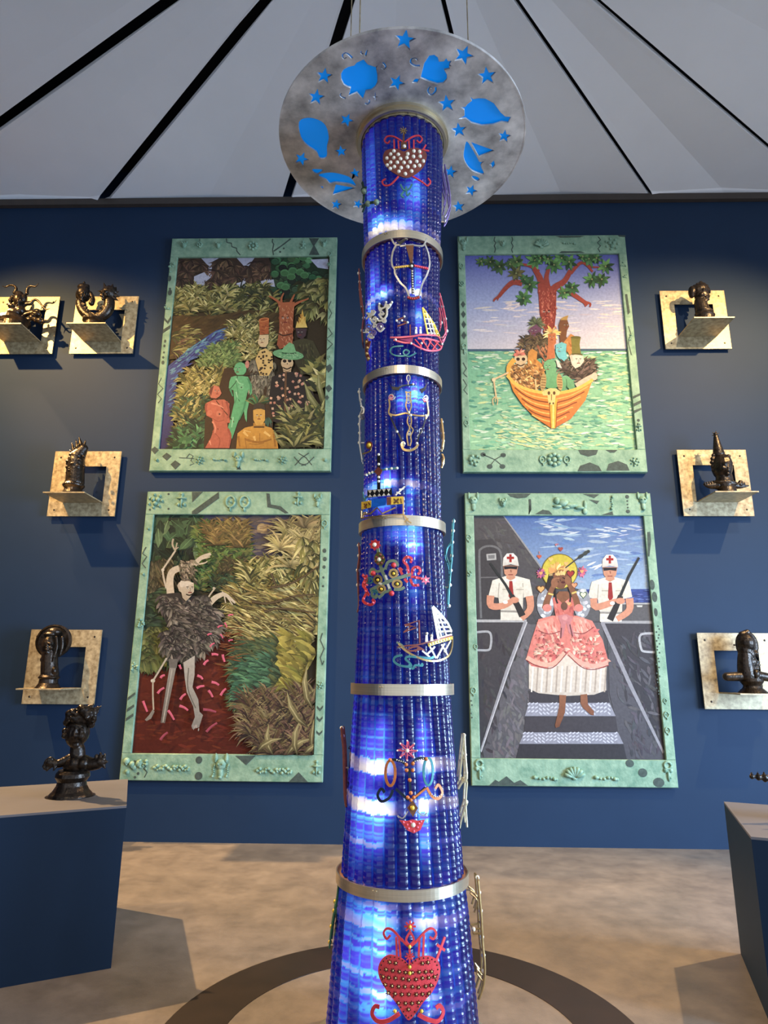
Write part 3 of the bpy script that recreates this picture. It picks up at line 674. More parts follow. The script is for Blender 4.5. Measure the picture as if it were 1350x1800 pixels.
    def face(s, x, y, r, skin, turn=0, dark=(40, 25, 20)):
        """eyes, brows, nose and mouth on a painted head"""
        for e in (-1, 1):
            ex = x + (e*.36 + turn*.25)*r
            s.line([(ex - .18*r, y - .30*r), (ex + .18*r, y - .30*r)], .10*r, dark, sm_=False); s.disc(ex, y - .12*r, .15*r, .08*r, (235, 225, 205), n=8); s.disc(ex, y - .12*r, .07*r, .08*r, dark, n=6)
        s.line([(x + turn*.3*r, y - .2*r), (x + turn*.45*r, y + .25*r), (x + turn*.2*r - .05*r, y + .28*r)], .09*r, tuple(v*.62 for v in skin))
        s.line([(x + (turn*.3 - .28)*r, y + .55*r), (x + turn*.35*r, y + .50*r), (x + (turn*.3 + .28)*r, y + .55*r)], .16*r, (130, 40, 35))
    def done(s):
        o = s.m.build('brush_strokes', OIL, FR[s.k], colors=True); o['kind'] = 'stuff'
        x0, x1, z0, z1 = s.box; m = MB(); m.box((x0 - .002, FY + .032, z0 - .002), (x1 + .002, FY + .05, z1 + .002)); m.build('canvas', CANVAS, FR[s.k])
OLV = [(96, 92, 42), (128, 120, 58), (150, 144, 82), (74, 74, 34), (58, 62, 30)]
OLD = [(52, 58, 30), (70, 74, 36), (40, 46, 26)]
YEL = [(168, 156, 88), (140, 128, 62), (196, 182, 112), (112, 100, 46)]
BRN = [(92, 66, 48), (70, 50, 38), (112, 84, 60), (52, 38, 30)]
GRN = [(44, 84, 50), (62, 112, 66), (34, 62, 40), (86, 138, 86)]
DGR = [(34, 52, 34), (48, 70, 44), (26, 40, 28), (64, 92, 58)]

# --- upper left: a jungle, a blue river, a procession in strange hats
p = Pic('UL')
p.poly('100,180 1280,180 1280,1520 100,1520', (62, 48, 24), (50, 36, 16))
p.poly('235,190 1260,190 1260,460 230,460', (176, 178, 200), (200, 200, 214))
for s_ in ('225,200 400,190 450,260 440,330 360,320 340,420 220,470', '470,230 520,192 640,192 690,260 700,330 640,420 560,470 430,460 420,370 470,330', '760,200 880,200 900,330 830,350 760,380 700,440 690,300'): p.poly(s_, (64, 46, 36))
for x, y in [(260,230),(330,215),(390,250),(300,300),(255,350),(400,300),(510,240),(570,215),(620,260),(540,310),(600,340),(480,360),(560,400),(640,330),(500,290),(780,230),(840,250),(800,300),(740,330),(860,300),(720,260)]:
    p.frond(x, y, 15, -.5, 3.6, 75, 13, BRN, .5)
p.poly('870,180 1262,180 1262,500 880,470', (34, 56, 34))
for i in range(170):
    x, y = R_.uniform(875, 1262), R_.uniform(180, 470)
    if (1130 < x < 1260 and 205 < y < 280): continue
    c = jit(R_.choice(GRN + DGR + DGR)); p.disc(x, y, 30, 24, tuple(v*.6 for v in c), n=10); p.disc(x + 2, y + 3, 27, 20, c, n=10); p.line([(x - 18, y - 8), (x, y - 15), (x + 18, y - 8)], 4, tuple(min(255, v*1.35) for v in c))
for x, y in ((965,305),(1010,330),(1070,300),(1100,320),(940,390),(970,400),(1090,200),(1020,290)): p.disc(x, y, 30, 24, (84, 140, 82), n=10); p.disc(x, y + 4, 25, 17, (66, 116, 64), n=10)
p.poly('1140,215 1260,210 1260,280 1190,270', (190, 192, 214))
p.poly('640,375 700,360 690,430 660,448 636,410', (196, 198, 214)); p.poly('820,360 890,350 900,400 840,392', (190, 190, 208)); p.poly('350,330 420,300 450,340 400,372 350,365', (190, 192, 210))
p.foliage('200,420 900,400 920,600 200,620', 120, OLV + OLD, 70, 15)
p.foliage('1080,360 1262,330 1262,600 1100,560', 26, OLV, 90, 24, 1.0, 3.2)
p.foliage('200,420 620,440 600,580 200,560', 60, YEL + OLV, 75, 14)
p.poly('190,600 470,600 720,560 930,580 930,760 700,690 520,690 350,800 180,900', (82, 60, 26), (66, 46, 20))
p.strokes('190,600 470,600 720,560 930,580 930,760 700,690 520,690 350,800 180,900', 120, [(94, 70, 32), (66, 48, 20)], 70, 12, -.4)
p.foliage('190,680 350,680 350,760 240,850 185,850', 34, BRN + OLV, 80, 12, -.9, .6)
p.poly('692,655 620,664 500,700 430,745 330,812 240,890 175,940 112,1510 200,1510 220,1200 240,1010 330,900 430,862 560,765 650,700', (62, 86, 158), (44, 40, 96))
p.strokes('620,668 500,705 330,820 180,945 150,1300 200,1250 240,1010 330,900 430,860 560,760', 150, [(54, 66, 140), (70, 104, 170), (44, 46, 112), (92, 140, 170)], 60, 9, -.6)
p.strokes('300,830 420,760 360,860 220,920', 24, [(92, 158, 160), (110, 170, 170)], 40, 6, -.6)
p.foliage('620,640 800,600 900,760 780,960 640,900 560,800', 130, OLV + YEL, 62, 13)
p.foliage('480,820 640,800 620,960 420,960 400,920', 70, [(92, 120, 62), (120, 140, 76), (64, 84, 42)], 60, 15)
p.foliage('300,990 560,980 560,1200 400,1240 270,1180', 95, YEL + OLV, 82, 16)
p.foliage('270,1200 440,1180 430,1500 240,1500', 110, OLV + DGR, 84, 22)
p.foliage('240,1400 400,1340 420,1500 210,1510', 40, DGR + GRN, 90, 24)
p.poly('560,960 760,940 900,1100 880,1510 420,1510 430,1300 520,1100', (70, 48, 26))
# tree with a face
TR = (190, 98, 54)
p.poly('930,515 1035,510 1025,640 1022,800 935,830 915,800 932,690', TR, (170, 84, 46))
for s_, w_ in (('935,540 925,510 880,480 862,470', 22), ('950,540 945,490 962,450', 20), ('1000,540 1015,500 1034,460', 22), ('1010,545 1060,515 1130,488', 22), ('965,540 1000,520', 40)): p.line(s_, w_, TR, .35)
p.strokes('932,530 1032,525 1022,800 935,820', 90, [(214, 126, 80), (150, 70, 36), (232, 150, 100)], 20, 6, 1.5, .6)
p.face(972, 625, 44, TR, 0)
p.line('925,722 960,738 1020,725', 9, (80, 40, 20))
# crowned dark man
p.poly('1020,780 1090,755 1160,775 1215,880 1235,1000 1080,1000 1030,900', (72, 66, 36), (58, 52, 28)); p.strokes('1030,790 1160,780 1220,980 1080,990', 60, [(92, 84, 46), (52, 48, 26)], 40, 8, 1.4)
p.poly('1042,690 1118,690 1110,740 1085,765 1052,748', (74, 50, 54)); p.face(1076, 718, 32, (90, 60, 62), -.4)
p.poly('1042,686 1052,640 1060,655 1064,610 1074,622 1088,560 1098,612 1108,610 1110,650 1122,684', (232, 172, 56), (244, 200, 96)); p.strokes('1055,660 1088,600 1112,670', 16, [(200, 130, 40)], 24, 5, -1.5)
# tall-hatted man in leopard cloth, grey cloak
p.foliage('740,870 900,860 900,1150 740,1150', 60, [(120, 112, 88), (92, 84, 66), (140, 130, 104)], 60, 12, .8, 2.4)
p.poly('770,900 800,840 840,825 885,860 890,960 860,1010 800,1010', (232, 188, 104)); 
for i in range(26): x, y = p.inside(P2('780,890 830,835 885,870 880,1000 800,1000')); p.disc(x, y, 8, 7, (64, 44, 24), n=7)
p.poly('798,735 860,735 858,790 840,818 806,816 786,790 792,760', (238, 200, 138)); p.face(822, 770, 32, (238, 200, 138), -.7); p.line('795,820 850,822', 8, (30, 22, 18))
p.poly('795,635 828,620 862,630 860,728 800,735', (196, 96, 44)); p.disc(828, 632, 36, 14, (226, 128, 62), rot=-.15); p.disc(828, 632, 26, 8, (176, 80, 34), rot=-.15); p.strokes('800,660 858,655 856,720 802,728', 18, [(226, 130, 62), (160, 74, 34)], 20, 6, 0)
# skeleton in a green hat and patched black coat
p.poly('880,1020 960,985 1060,985 1130,1040 1180,1180 1150,1340 1000,1360 890,1320 860,1180', (44, 36, 32))
for i in range(52): 
    x, y = p.inside(P2('880,1030 960,995 1060,990 1125,1050 1160,1180 1130,1330 900,1320 870,1180')); c = R_.choice([(226, 150, 116), (200, 130, 104), (190, 150, 120), (236, 176, 130)])
    a = R_.uniform(0, 3); p.pts([(x + 11*math.cos(a + j*1.57), y + 11*math.sin(a + j*1.57)) for j in range(4)], jit(c))
p.line('975,980 972,1200 962,1360', 14, (110, 74, 44))
p.disc(985, 925, 42, 42, (228, 190, 136)); p.poly('950,930 1020,930 1010,985 960,985', (222, 180, 126)); p.disc(968, 912, 13, 11, (40, 26, 20)); p.disc(1002, 910, 13, 11, (40, 26, 20)); p.poly('982,925 990,925 986,940', (40, 26, 20)); p.line('956,955 985,966 1014,952', 9, (60, 40, 28)); p.line('958,972 986,982 1012,970', 4, (120, 90, 60))
p.disc(992, 868, 106, 34, (116, 176, 112), rot=.12); p.poly('945,855 960,820 1000,785 1030,800 1048,862', (128, 188, 120)); p.line('948,856 1000,862 1046,858', 9, (48, 84, 50)); p.strokes('900,850 1080,860 1080,890 900,880', 40, [(86, 150, 90), (160, 206, 140)], 22, 5, .2)
# green, red and golden figures
G_ = (104, 186, 120)
p.poly('606,1020 650,1008 720,1018 745,1070 748,1130 735,1145 726,1100 715,1130 705,1180 735,1160 712,1260 690,1230 650,1330 612,1440 585,1360 605,1290 628,1190 622,1110 590,1095 595,1050', G_, (88, 170, 108)); p.poly('690,1230 715,1230 712,1325 700,1300', G_)
p.disc(668, 965, 42, 46, G_); p.line('640,960 625,970', 14, G_); p.face(655, 968, 34, G_, -.5, (36, 70, 40)); p.line('640,1010 690,1008', 8, (60, 80, 40)); p.disc(715, 935, 14, 26, (216, 140, 116))
p.line('650,1008 640,1050 600,1100', 5, (50, 84, 50)); p.line('640,1060 652,1130 630,1200', 5, (76, 146, 92)); p.line('655,1170 665,1185', 5, (60, 110, 70)); p.line('690,1012 800,1000 830,1010', 4, (50, 40, 26))
D_ = (206, 106, 76)
p.poly('440,1195 490,1172 560,1172 596,1200 590,1260 600,1330 580,1330 585,1370 605,1420 595,1500 430,1500 470,1430 490,1370 478,1300 440,1280 432,1240', D_, (190, 94, 66))
p.poly('462,1105 490,1075 525,1085 542,1130 528,1150 505,1165 470,1160 458,1130', (212, 116, 84)); p.poly('458,1120 466,1095 490,1076 470,1150', (120, 62, 46)); p.face(508, 1118, 30, D_, .4); p.line('462,1165 520,1172', 8, (70, 36, 24))
p.line('505,1180 560,1250 625,1325', 6, (84, 44, 24)); p.line('480,1300 520,1320 560,1310', 5, (170, 80, 56)); p.line('545,1180 560,1290', 6, (176, 84, 60)); p.line('516,1366 518,1376', 6, (110, 50, 36)); p.line('480,1385 530,1440 520,1500', 5, (160, 74, 52))
for q_ in ('575,1185 592,1250 585,1300', '585,1370 603,1420 592,1490', '440,1200 436,1240 460,1275'): p.line(q_, 16, (170, 80, 58), .6)
for q_ in ('470,1195 520,1210 555,1230', '480,1320 500,1360 495,1400', '460,1450 470,1480'): p.line(q_, 12, (232, 140, 104), .5)
for q_ in ('720,1030 738,1080 735,1125', '705,1180 690,1240 660,1310', '600,1100 618,1150'): p.line(q_, 14, (70, 146, 92), .6)
for q_ in ('640,1030 660,1060 690,1070', '640,1120 650,1160', '620,1290 610,1360'): p.line(q_, 11, (150, 214, 154), .5)
p.disc(675, 1085, 18, 20, (122, 198, 134)); p.disc(676, 1090, 5, 5, (60, 60, 40), n=7); p.disc(525, 1268, 20, 20, (216, 120, 86)); p.disc(528, 1270, 6, 6, (90, 44, 34), n=7); p.disc(462, 1262, 18, 20, (214, 116, 84))
Y_ = (216, 152, 52)
p.frond(790, 1215, 16, -2.6, -.5, 90, 20, OLV + GRN, .3); p.frond(850, 1290, 8, .5, 2.0, 70, 14, [(60, 92, 70)], .3)
p.poly('640,1510 650,1400 700,1362 760,1350 830,1350 880,1364 912,1410 925,1510', Y_, (190, 128, 40)); p.poly('757,1330 835,1330 838,1362 755,1362', (190, 130, 44))
p.poly('755,1235 835,1235 836,1310 815,1345 775,1345 757,1310', (222, 164, 66)); p.face(795, 1285, 36, Y_, 0); p.poly('752,1245 760,1205 800,1190 832,1208 838,1245 795,1230', (72, 60, 44)); p.line('760,1358 830,1358', 9, (80, 50, 20))
p.line('690,1380 740,1392', 5, (240, 190, 100)); p.line('800,1400 800,1470', 5, (170, 110, 36)); p.line('700,1430 710,1500', 5, (160, 104, 34)); p.line('730,1470 780,1476 830,1465', 5, (160, 104, 34))
for q_ in ('655,1420 665,1490', '895,1400 905,1490', '700,1440 790,1462 880,1440'): p.line(q_, 16, (166, 106, 32), .7)
for q_ in ('690,1390 720,1420', '830,1390 870,1420', '760,1420 770,1450'): p.line(q_, 18, (240, 186, 92), .6)
p.foliage('1140,960 1262,940 1262,1130 1180,1120', 16, YEL + OLV, 100, 34, -2.6, -.6, 4)
for x, y, a, l_, w_ in ((1240,1500,-2.6,380,60),(1200,1500,-2.2,330,54),(1150,1500,-2.7,300,46),(1250,1400,-2.7,330,56),(1262,1300,-2.5,300,54),(1100,1510,-1.9,260,44),(1040,1510,-2.0,300,44),(1000,1510,-2.6,170,44),(1240,1460,-2.0,260,40),(1262,1230,-2.2,240,50),(1180,1510,-1.6,220,40),(1262,1360,-2.9,300,44)):
    p.leaf(x, y, a, l_, w_, (84, 82, 40), .35, (128, 124, 66)); p.leaf(x, y, a, l_, w_*.35, (120, 116, 62), .35, (168, 160, 100))
p.foliage('960,1300 1250,1250 1250,1500 1000,1510', 34, OLV + OLD, 120, 20)
p.strokes('210,1450 320,1450 300,1510 200,1510', 20, GRN, 60, 30, -.6)
p.done()

# --- upper right: a tree with arms standing in an orange boat on a green sea
p = Pic('UR')
p.poly('95,165 1130,165 1180,480 105,480', (92, 96, 178), (166, 172, 206)); p.poly('105,480 1180,480 1190,806 120,806', (168, 173, 206), (208, 198, 200))
p.strokes('130,480 1150,480 1170,700 120,700', 90, [(222, 206, 200), (196, 190, 204), (232, 214, 204)], 110, 9, 0, .12)
p.strokes('370,490 460,500 420,540 330,530', 14, [(238, 214, 200)], 60, 10, -.2)
p.poly('115,803 1180,803 1245,1470 125,1470', (112, 176, 134), (146, 196, 146))
p.strokes('118,812 1180,812 1240,1465 128,1465', 900, [(98, 168, 128), (150, 204, 160), (118, 182, 138), (176, 214, 158), (196, 210, 140), (84, 150, 120), (206, 222, 190)], 64, 12, 0, .22)
p.strokes('300,1200 900,1350 900,1450 300,1450', 120, [(206, 210, 132), (190, 214, 160)], 60, 10, .1, .3)
p.poly('112,800 1178,797 1178,810 112,814', (70, 96, 116))
p.strokes('860,820 1150,815 1150,830 860,838', 10, [(230, 236, 226)], 60, 7, 0, .1)
RT = (172, 66, 48)
p.poly('585,400 650,380 706,392 704,560 690,690 640,720 612,640 596,560', RT, (156, 58, 42))
for s_, w_ in (('610,430 600,340 560,270', 54), ('650,400 640,330 655,270', 40), ('680,420 700,390 760,350 800,280', 52), ('800,300 860,235 900,240 945,290', 24), ('900,245 940,258 990,260', 16), ('590,290 540,255 480,240', 26), ('480,365 420,360 370,400 325,455', 40), ('330,450 300,470 292,486', 18), ('325,455 318,480', 10), ('730,415 800,430 870,475 915,505', 38), ('900,490 930,500 926,522', 16), ('890,495 900,520', 14)): p.line(s_, w_, RT, .55)
p.strokes('592,400 704,395 690,690 620,690', 130, [(204, 94, 70), (136, 46, 34), (222, 116, 88)], 22, 7, 1.5, .7)
p.face(640, 560, 46, RT, 0)
for x, y, r in ((210,220,38),(270,225,50),(330,255,60),(400,240,40),(445,225,58),(440,300,62),(500,340,40),(530,375,64),(490,465,62),(565,215,66),(600,200,44),(690,245,64),(650,205,44),(790,225,60),(740,200,48),(760,430,52),(810,395,54),(920,205,62),(880,190,40),(1030,255,58),(940,340,58),(1005,340,60),(970,200,44)):
    cs = R_.choice([[(66, 96, 50), (88, 120, 60), (48, 72, 38)], [(84, 86, 46), (102, 96, 52), (60, 64, 34)]]) if x < 480 else [(64, 108, 56), (92, 140, 70), (44, 76, 40)]
    for q in range(2): p.frond(x, y, 8, 0, 6.28, r, r*.42, cs, .1)
    p.disc(x, y, 6, 6, (150, 150, 90), n=7)
# passengers
p.poly('520,680 560,620 610,650 600,730 550,730', (118, 70, 92)); p.face(560, 680, 32, (128, 78, 98), -.4); p.frond(575, 635, 22, -3.4, .6, 66, 12, [(96, 104, 66), (70, 76, 48), (120, 124, 84)], .3)
p.foliage('480,740 620,730 640,860 520,840 470,780', 34, [(84, 66, 44), (116, 92, 60), (62, 48, 32)], 66, 11, -3.4, .3); p.strokes('570,760 640,760 640,880 590,880', 30, [(210, 130, 84), (170, 96, 60)], 46, 8, 1.2)
p.poly('720,640 735,600 775,600 790,650 775,680 770,720 810,760 850,800 830,860 730,760', (126, 74, 40)); p.face(765, 645, 28, (136, 84, 48), .6); p.poly('730,610 750,590 785,578 775,610', (186, 140, 66)); p.poly('750,760 800,700 850,730 860,860 800,860', (206, 130, 60)); p.strokes('760,750 840,730 850,850 790,850', 20, [(230, 160, 86), (176, 100, 44)], 40, 8, 1.4)
p.poly('800,720 866,724 858,770 868,836 806,836 806,780', (126, 116, 44)); p.disc(833, 724, 34, 9, (104, 96, 36)); p.disc(838, 838, 42, 10, (92, 84, 32))
C_ = (110, 196, 196)
p.poly('702,772 740,755 772,768 768,820 782,880 745,890 712,850 700,820', C_); p.face(728, 800, 30, C_, -.5, (40, 90, 96))
p.frond(675, 700, 20, -4.0, .9, 62, 15, [(232, 180, 92), (240, 206, 130), (206, 146, 70)], .3); p.poly('650,700 700,695 704,760 690,775 698,860 640,870 650,770', (206, 112, 62)); p.face(675, 725, 30, (216, 124, 72), 0)
p.poly('515,880 520,820 545,798 580,820 575,870 610,900 628,960 600,990 540,960', (216, 140, 56)); p.line('560,870 556,930', 5, (176, 104, 40)); p.strokes('530,830 600,900 610,980 550,960', 16, [(236, 166, 84), (190, 112, 44)], 36, 8, 1.3)
p.foliage('410,900 600,910 610,1080 480,1060 410,990', 60, [(196, 130, 60), (160, 104, 50), (222, 166, 96), (120, 76, 36)], 40, 12, -3, 3)
p.disc(470, 868, 44, 40, (222, 190, 140)); p.poly('440,880 505,880 490,925 452,920', (216, 180, 128)); p.disc(452, 868, 12, 11, (56, 34, 22)); p.disc(488, 868, 12, 11, (56, 34, 22)); p.line('446,902 470,912 496,900', 7, (70, 44, 30)); p.frond(462, 842, 14, -3.1, 0, 46, 15, [(206, 104, 84), (226, 132, 106)], .2)
p.line('430,870 390,920 392,990', 34, (236, 170, 60), .6); p.line('390,955 340,980 292,1002', 12, (226, 188, 132)); p.line('292,1002 300,1060 308,1112', 10, (226, 188, 132)); p.disc(292, 1004, 13, 13, (236, 204, 150)); p.line('306,1112 285,1135 290,1172', 6, (220, 180, 120)); p.line('308,1112 318,1140 314,1170', 6, (220, 180, 120)); p.line('304,1112 302,1150', 5, (220, 180, 120))
p.foliage('720,900 960,890 975,960 880,1010 760,980', 44, [(88, 70, 58), (64, 50, 42), (110, 90, 74), (48, 38, 32)], 62, 13, -3.2, .4)
p.poly('790,845 830,838 880,845 888,880 862,915 830,930 806,905', (222, 206, 180)); p.face(845, 876, 36, (222, 206, 180), .5); p.poly('792,846 806,836 812,880 800,876', (206, 186, 160)); p.line('835,1045 900,1005 960,975', 34, (224, 180, 150)); p.disc(955, 982, 20, 26, (226, 184, 154))
GR2 = (112, 176, 116)
p.disc(662, 912, 42, 42, GR2); p.poly('632,930 640,985 700,985 704,930', GR2); p.face(652, 920, 30, GR2, -.4, (36, 66, 42)); p.disc(672, 1010, 58, 56, GR2, (90, 156, 96)); p.poly('730,985 780,980 815,1010 830,1070 800,1085 770,1040 760,1090 730,1090 745,1030', GR2, (92, 150, 96)); p.line('770,1000 775,1060', 5, (70, 120, 76))
p.disc(618, 1020, 20, 60, (190, 150, 86), rot=.1); p.disc(726, 1020, 20, 56, (190, 150, 86), rot=-.1)
for i in range(5): p.line([(604, 985 + i*18), (634, 988 + i*18)], 5, (120, 84, 44)); p.line([(712, 985 + i*17), (742, 988 + i*17)], 5, (120, 84, 44))
p.line('566,1000 572,1080', 10, (226, 186, 120)); p.poly('700,870 720,880 742,930 712,920', (216, 210, 190))
# hull
p.poly('385,978 440,1038 540,1080 660,1096 672,1325 560,1250 480,1168 420,1080', (232, 142, 46), (206, 106, 34)); p.poly('690,1100 830,1072 942,1008 895,1140 800,1262 690,1325', (230, 138, 50), (206, 104, 44))
for i in range(7):
    f = (i + 1)/8; p.line([(385 + 200*f*.9, 985 + 300*f*.95), (470 + 120*f, 1052 + 228*f), (560 + 70*f, 1090 + 205*f), (664, 1105 + 200*f)], 8, (140, 62, 22) if i % 2 else (246, 178, 80))
    p.line([(694, 1108 + 200*f), (800 - 70*f, 1085 + 200*f), (880 - 130*f, 1048 + 225*f), (940 - 200*f, 1012 + 280*f)], 8, (150, 66, 28) if i % 2 else (244, 170, 76))
p.line('380,975 440,1034 540,1076 664,1094', 20, (250, 186, 70)); p.line('690,1098 830,1068 945,1004', 20, (248, 182, 70))
p.poly('655,1130 712,1130 700,1325 668,1325', (240, 166, 48)); p.line('684,1140 684,1320', 12, (252, 206, 100), sm_=False); p.line('658,1150 668,1325', 6, (160, 80, 24), sm_=False); p.line('710,1150 700,1325', 6, (160, 80, 24), sm_=False)
p.poly('610,1085 640,1068 665,1060 700,1062 730,1080 722,1105 700,1110 694,1160 672,1172 652,1158 646,1108 616,1108', (230, 196, 110)); p.disc(655, 1092, 9, 12, (100, 60, 24)); p.disc(690, 1092, 9, 12, (100, 60, 24)); p.line('672,1100 672,1140', 6, (150, 104, 50), sm_=False); p.disc(662, 1160, 5, 7, (80, 46, 20)); p.disc(684, 1160, 5, 7, (80, 46, 20))
p.done()

# --- lower left: a feathered dancer on red ground between walls of leaves
p = Pic('LL')
p.poly('90,165 1200,165 1170,1570 90,1570', (58, 54, 28), (62, 44, 22))
p.poly('470,170 1192,175 1186,520 640,560 560,420', (74, 70, 86), (104, 92, 84)); p.strokes('500,180 1190,180 1185,480 640,520', 200, [(96, 84, 76), (66, 60, 78), (120, 104, 88), (84, 76, 88), (136, 116, 92)], 110, 16, -.05, .2)
p.disc(852, 256, 30, 28, (176, 146, 92)); p.disc(852, 256, 22, 20, (196, 166, 108)); p.strokes('800,200 920,210 900,300 810,300', 12, [(150, 124, 86)], 60, 8, 0, .2)
p.poly('120,1000 420,980 560,860 640,770 700,745 690,860 800,930 690,1000 640,1080 720,1300 800,1440 900,1570 90,1570', (120, 44, 22), (96, 32, 18))
p.strokes('120,1020 560,900 680,760 680,1000 700,1250 820,1480 860,1560 100,1560', 320, [(118, 44, 23), (104, 38, 20), (96, 34, 19), (124, 48, 26)], 80, 14, 0, .4)
p.foliage('225,180 480,180 500,440 220,460', 50, DGR, 90, 42, -3, 3, 5)
for i in range(34):
    x, y = p.inside(P2('222,185 500,185 470,440 215,440')); a = R_.uniform(.4, 2.4); c = jit(R_.choice(DGR + [(84, 110, 70)])); p.leaf(x, y, a, 110, 52, c, .2); p.line([(x, y), (x + 90*math.cos(a + .1), y + 90*math.sin(a + .1))], 4, tuple(min(255, v*1.4) for v in c))
p.foliage('480,250 760,240 770,520 480,640', 150, [(66, 96, 40), (92, 116, 52), (50, 66, 34), (110, 112, 56)], 58, 16)
p.foliage('520,240 740,240 760,380 560,360', 40, [(140, 116, 60), (112, 90, 46), (90, 76, 40)], 80, 12)
p.foliage('620,440 760,430 760,640 600,640', 60, [(70, 62, 36), (92, 80, 46), (54, 56, 32)], 40, 9)
p.foliage('195,430 330,420 320,640 190,640', 50, [(120, 108, 74), (92, 84, 56), (70, 68, 44)], 110, 11, .6, 2.2, 6)
p.foliage('165,600 330,600 330,1010 155,1010', 90, DGR + [(84, 104, 76), (60, 80, 60)], 110, 16, -.4, 1.4)
p.foliage('160,820 300,820 290,1020 150,1030', 50, [(96, 104, 50), (70, 84, 42), (120, 124, 66)], 80, 22, .3, 2.4)
p.foliage('560,540 740,540 700,700 600,700', 40, DGR + OLD, 60, 11)
p.foliage('760,480 1190,440 1180,900 700,760', 200, OLV + YEL, 100, 16)
p.foliage('680,620 1180,620 1170,980 820,940 690,820', 230, YEL + [(150, 128, 66), (120, 100, 50), (92, 78, 38), (66, 56, 30)], 110, 9, 2.6, 4.2, 7, .4)
p.foliage('960,260 1190,220 1188,520 960,500', 26, [(150, 134, 78), (120, 106, 58), (176, 158, 100)], 120, 10, -3.0, .2, 12, .5)
p.frond(960, 380, 18, -3.3, .2, 110, 10, [(206, 184, 112), (170, 148, 84)], .4); p.frond(1110, 260, 12, -2.6, -.4, 80, 30, [(112, 96, 60), (140, 120, 76)], .2)
p.foliage('1080,300 1190,300 1186,560 1080,560', 26, OLV + YEL, 100, 18, .4, 2.6)
p.foliage('960,900 1172,860 1165,1200 960,1200', 50, [(146, 132, 50), (176, 160, 66), (112, 104, 40)], 120, 26, 2.2, 4.4, 5)
p.foliage('720,940 960,900 980,1300 720,1280', 110, [(84, 92, 52), (64, 84, 56), (56, 70, 40), (104, 110, 60)], 100, 14, 2.6, 4.3, 7)
p.foliage('740,1030 940,1000 900,1240 720,1290', 50, [(64, 104, 72), (84, 128, 86), (46, 76, 52)], 84, 14, 2.7, 4.0, 7)
p.foliage('760,1240 1160,1200 1150,1560 860,1560 760,1420', 130, BRN + [(112, 92, 56), (84, 70, 40), (132, 112, 70)], 110, 12, 2.8, 5.6, 8)
for x, y, a, l_ in ((1000,1560,-1.1,170),(1060,1560,-2.0,200),(920,1560,-2.2,180),(1140,1540,-1.7,300),(1120,1400,-2.6,240),(1150,1300,-2.2,260),(830,1540,-1.0,160),(1100,1550,-.9,120)): p.leaf(x, y, a, l_, 40, (112, 98, 56), .5, (150, 134, 82)); p.leaf(x, y, a, l_, 9, (176, 160, 104), .5)
for s_ in ('905,600 980,590 1060,560 1180,480', '800,680 900,690 1050,650 1160,640', '870,740 960,720 1160,745', '910,520 940,600'): p.line(s_, 16, (70, 54, 32), .5); p.line(s_, 5, (120, 98, 62), .5)
p.strokes('640,820 760,800 800,1000 640,1140', 40, [(130, 70, 36), (150, 90, 46)], 70, 5, 3.1, .3)
# the dancer
W_ = (216, 196, 162)
p.line('335,640 330,560 345,510 385,490', 44, W_, .8); p.line('390,486 430,470 475,460', 34, (206, 184, 150), .7); p.line('470,470 510,430 565,408', 30, W_, .5); p.line('500,440 560,425', 12, W_, .5); p.line('480,470 530,460 545,450', 10, W_, .5)
p.line('310,605 296,550 288,500', 11, (206, 190, 160)); p.line('288,500 325,445 362,390', 10, (206, 190, 160)); p.disc(290, 500, 9, 9, (220, 206, 180)); p.line('362,390 345,355 350,322', 10, (190, 172, 140)); p.line('362,390 368,360 372,345', 7, (190, 172, 140)); p.line('360,385 380,370', 6, (190, 172, 140))
p.strokes('385,440 470,440 470,560 385,550', 120, [(150, 132, 104), (110, 96, 74), (70, 60, 46), (176, 156, 122)], 34, 9, 1.0, .9)
p.line('545,705 590,660 630,640', 36, W_, .7); p.line('625,635 660,650 705,690', 26, W_, .4); p.line('640,640 650,690', 9, W_, .5); p.line('655,650 690,700', 9, W_, .5); p.line('530,700 555,650 590,602', 9, (200, 182, 150)); p.line('578,600 586,610', 12, (200, 182, 150))
F_ = [(112, 102, 88), (84, 76, 66), (136, 124, 106), (62, 56, 50), (48, 44, 40)]
p.poly('280,640 370,630 480,650 540,640 590,740 600,880 545,960 480,1000 420,1030 340,1010 280,950 330,850 290,760', (56, 50, 44))
p.foliage('270,640 400,660 540,640 560,740 330,740 280,700', 70, F_, 60, 15, .2, 2.8); p.foliage('330,700 590,720 590,900 340,900', 120, F_, 70, 17, -.2, 1.6); p.foliage('290,840 560,860 520,980 420,1020 300,960', 100, F_, 62, 15, .2, 2.7)
p.poly('380,600 392,570 440,562 470,580 470,625 450,655 425,680 405,660 398,630', W_, (190, 168, 134)); p.face(442, 610, 38, W_, .5); p.poly('376,590 396,562 470,575 445,590 400,600', (226, 208, 178)); p.poly('374,590 386,570 398,630 385,622', (200, 178, 146)); p.line('425,640 446,646 468,634', 7, (40, 30, 24))
p.poly('325,1010 380,1010 372,1060 352,1065 330,1060', (120, 112, 100)); p.poly('330,1060 368,1062 305,1376 280,1374', (160, 150, 134), (120, 108, 94)); p.line('345,1070 294,1370', 6, (190, 180, 160), sm_=False)
p.poly('410,1030 475,990 474,1100 462,1170 495,1240 502,1310 522,1330 500,1400 462,1410 456,1392 476,1340 466,1280 430,1200 418,1120', (196, 186, 166), (150, 142, 128)); p.line('440,1060 436,1180 480,1290', 7, (120, 112, 98)); p.strokes('460,1380 500,1380 500,1408 462,1410', 6, [(176, 164, 146)], 20, 6, 1.5)
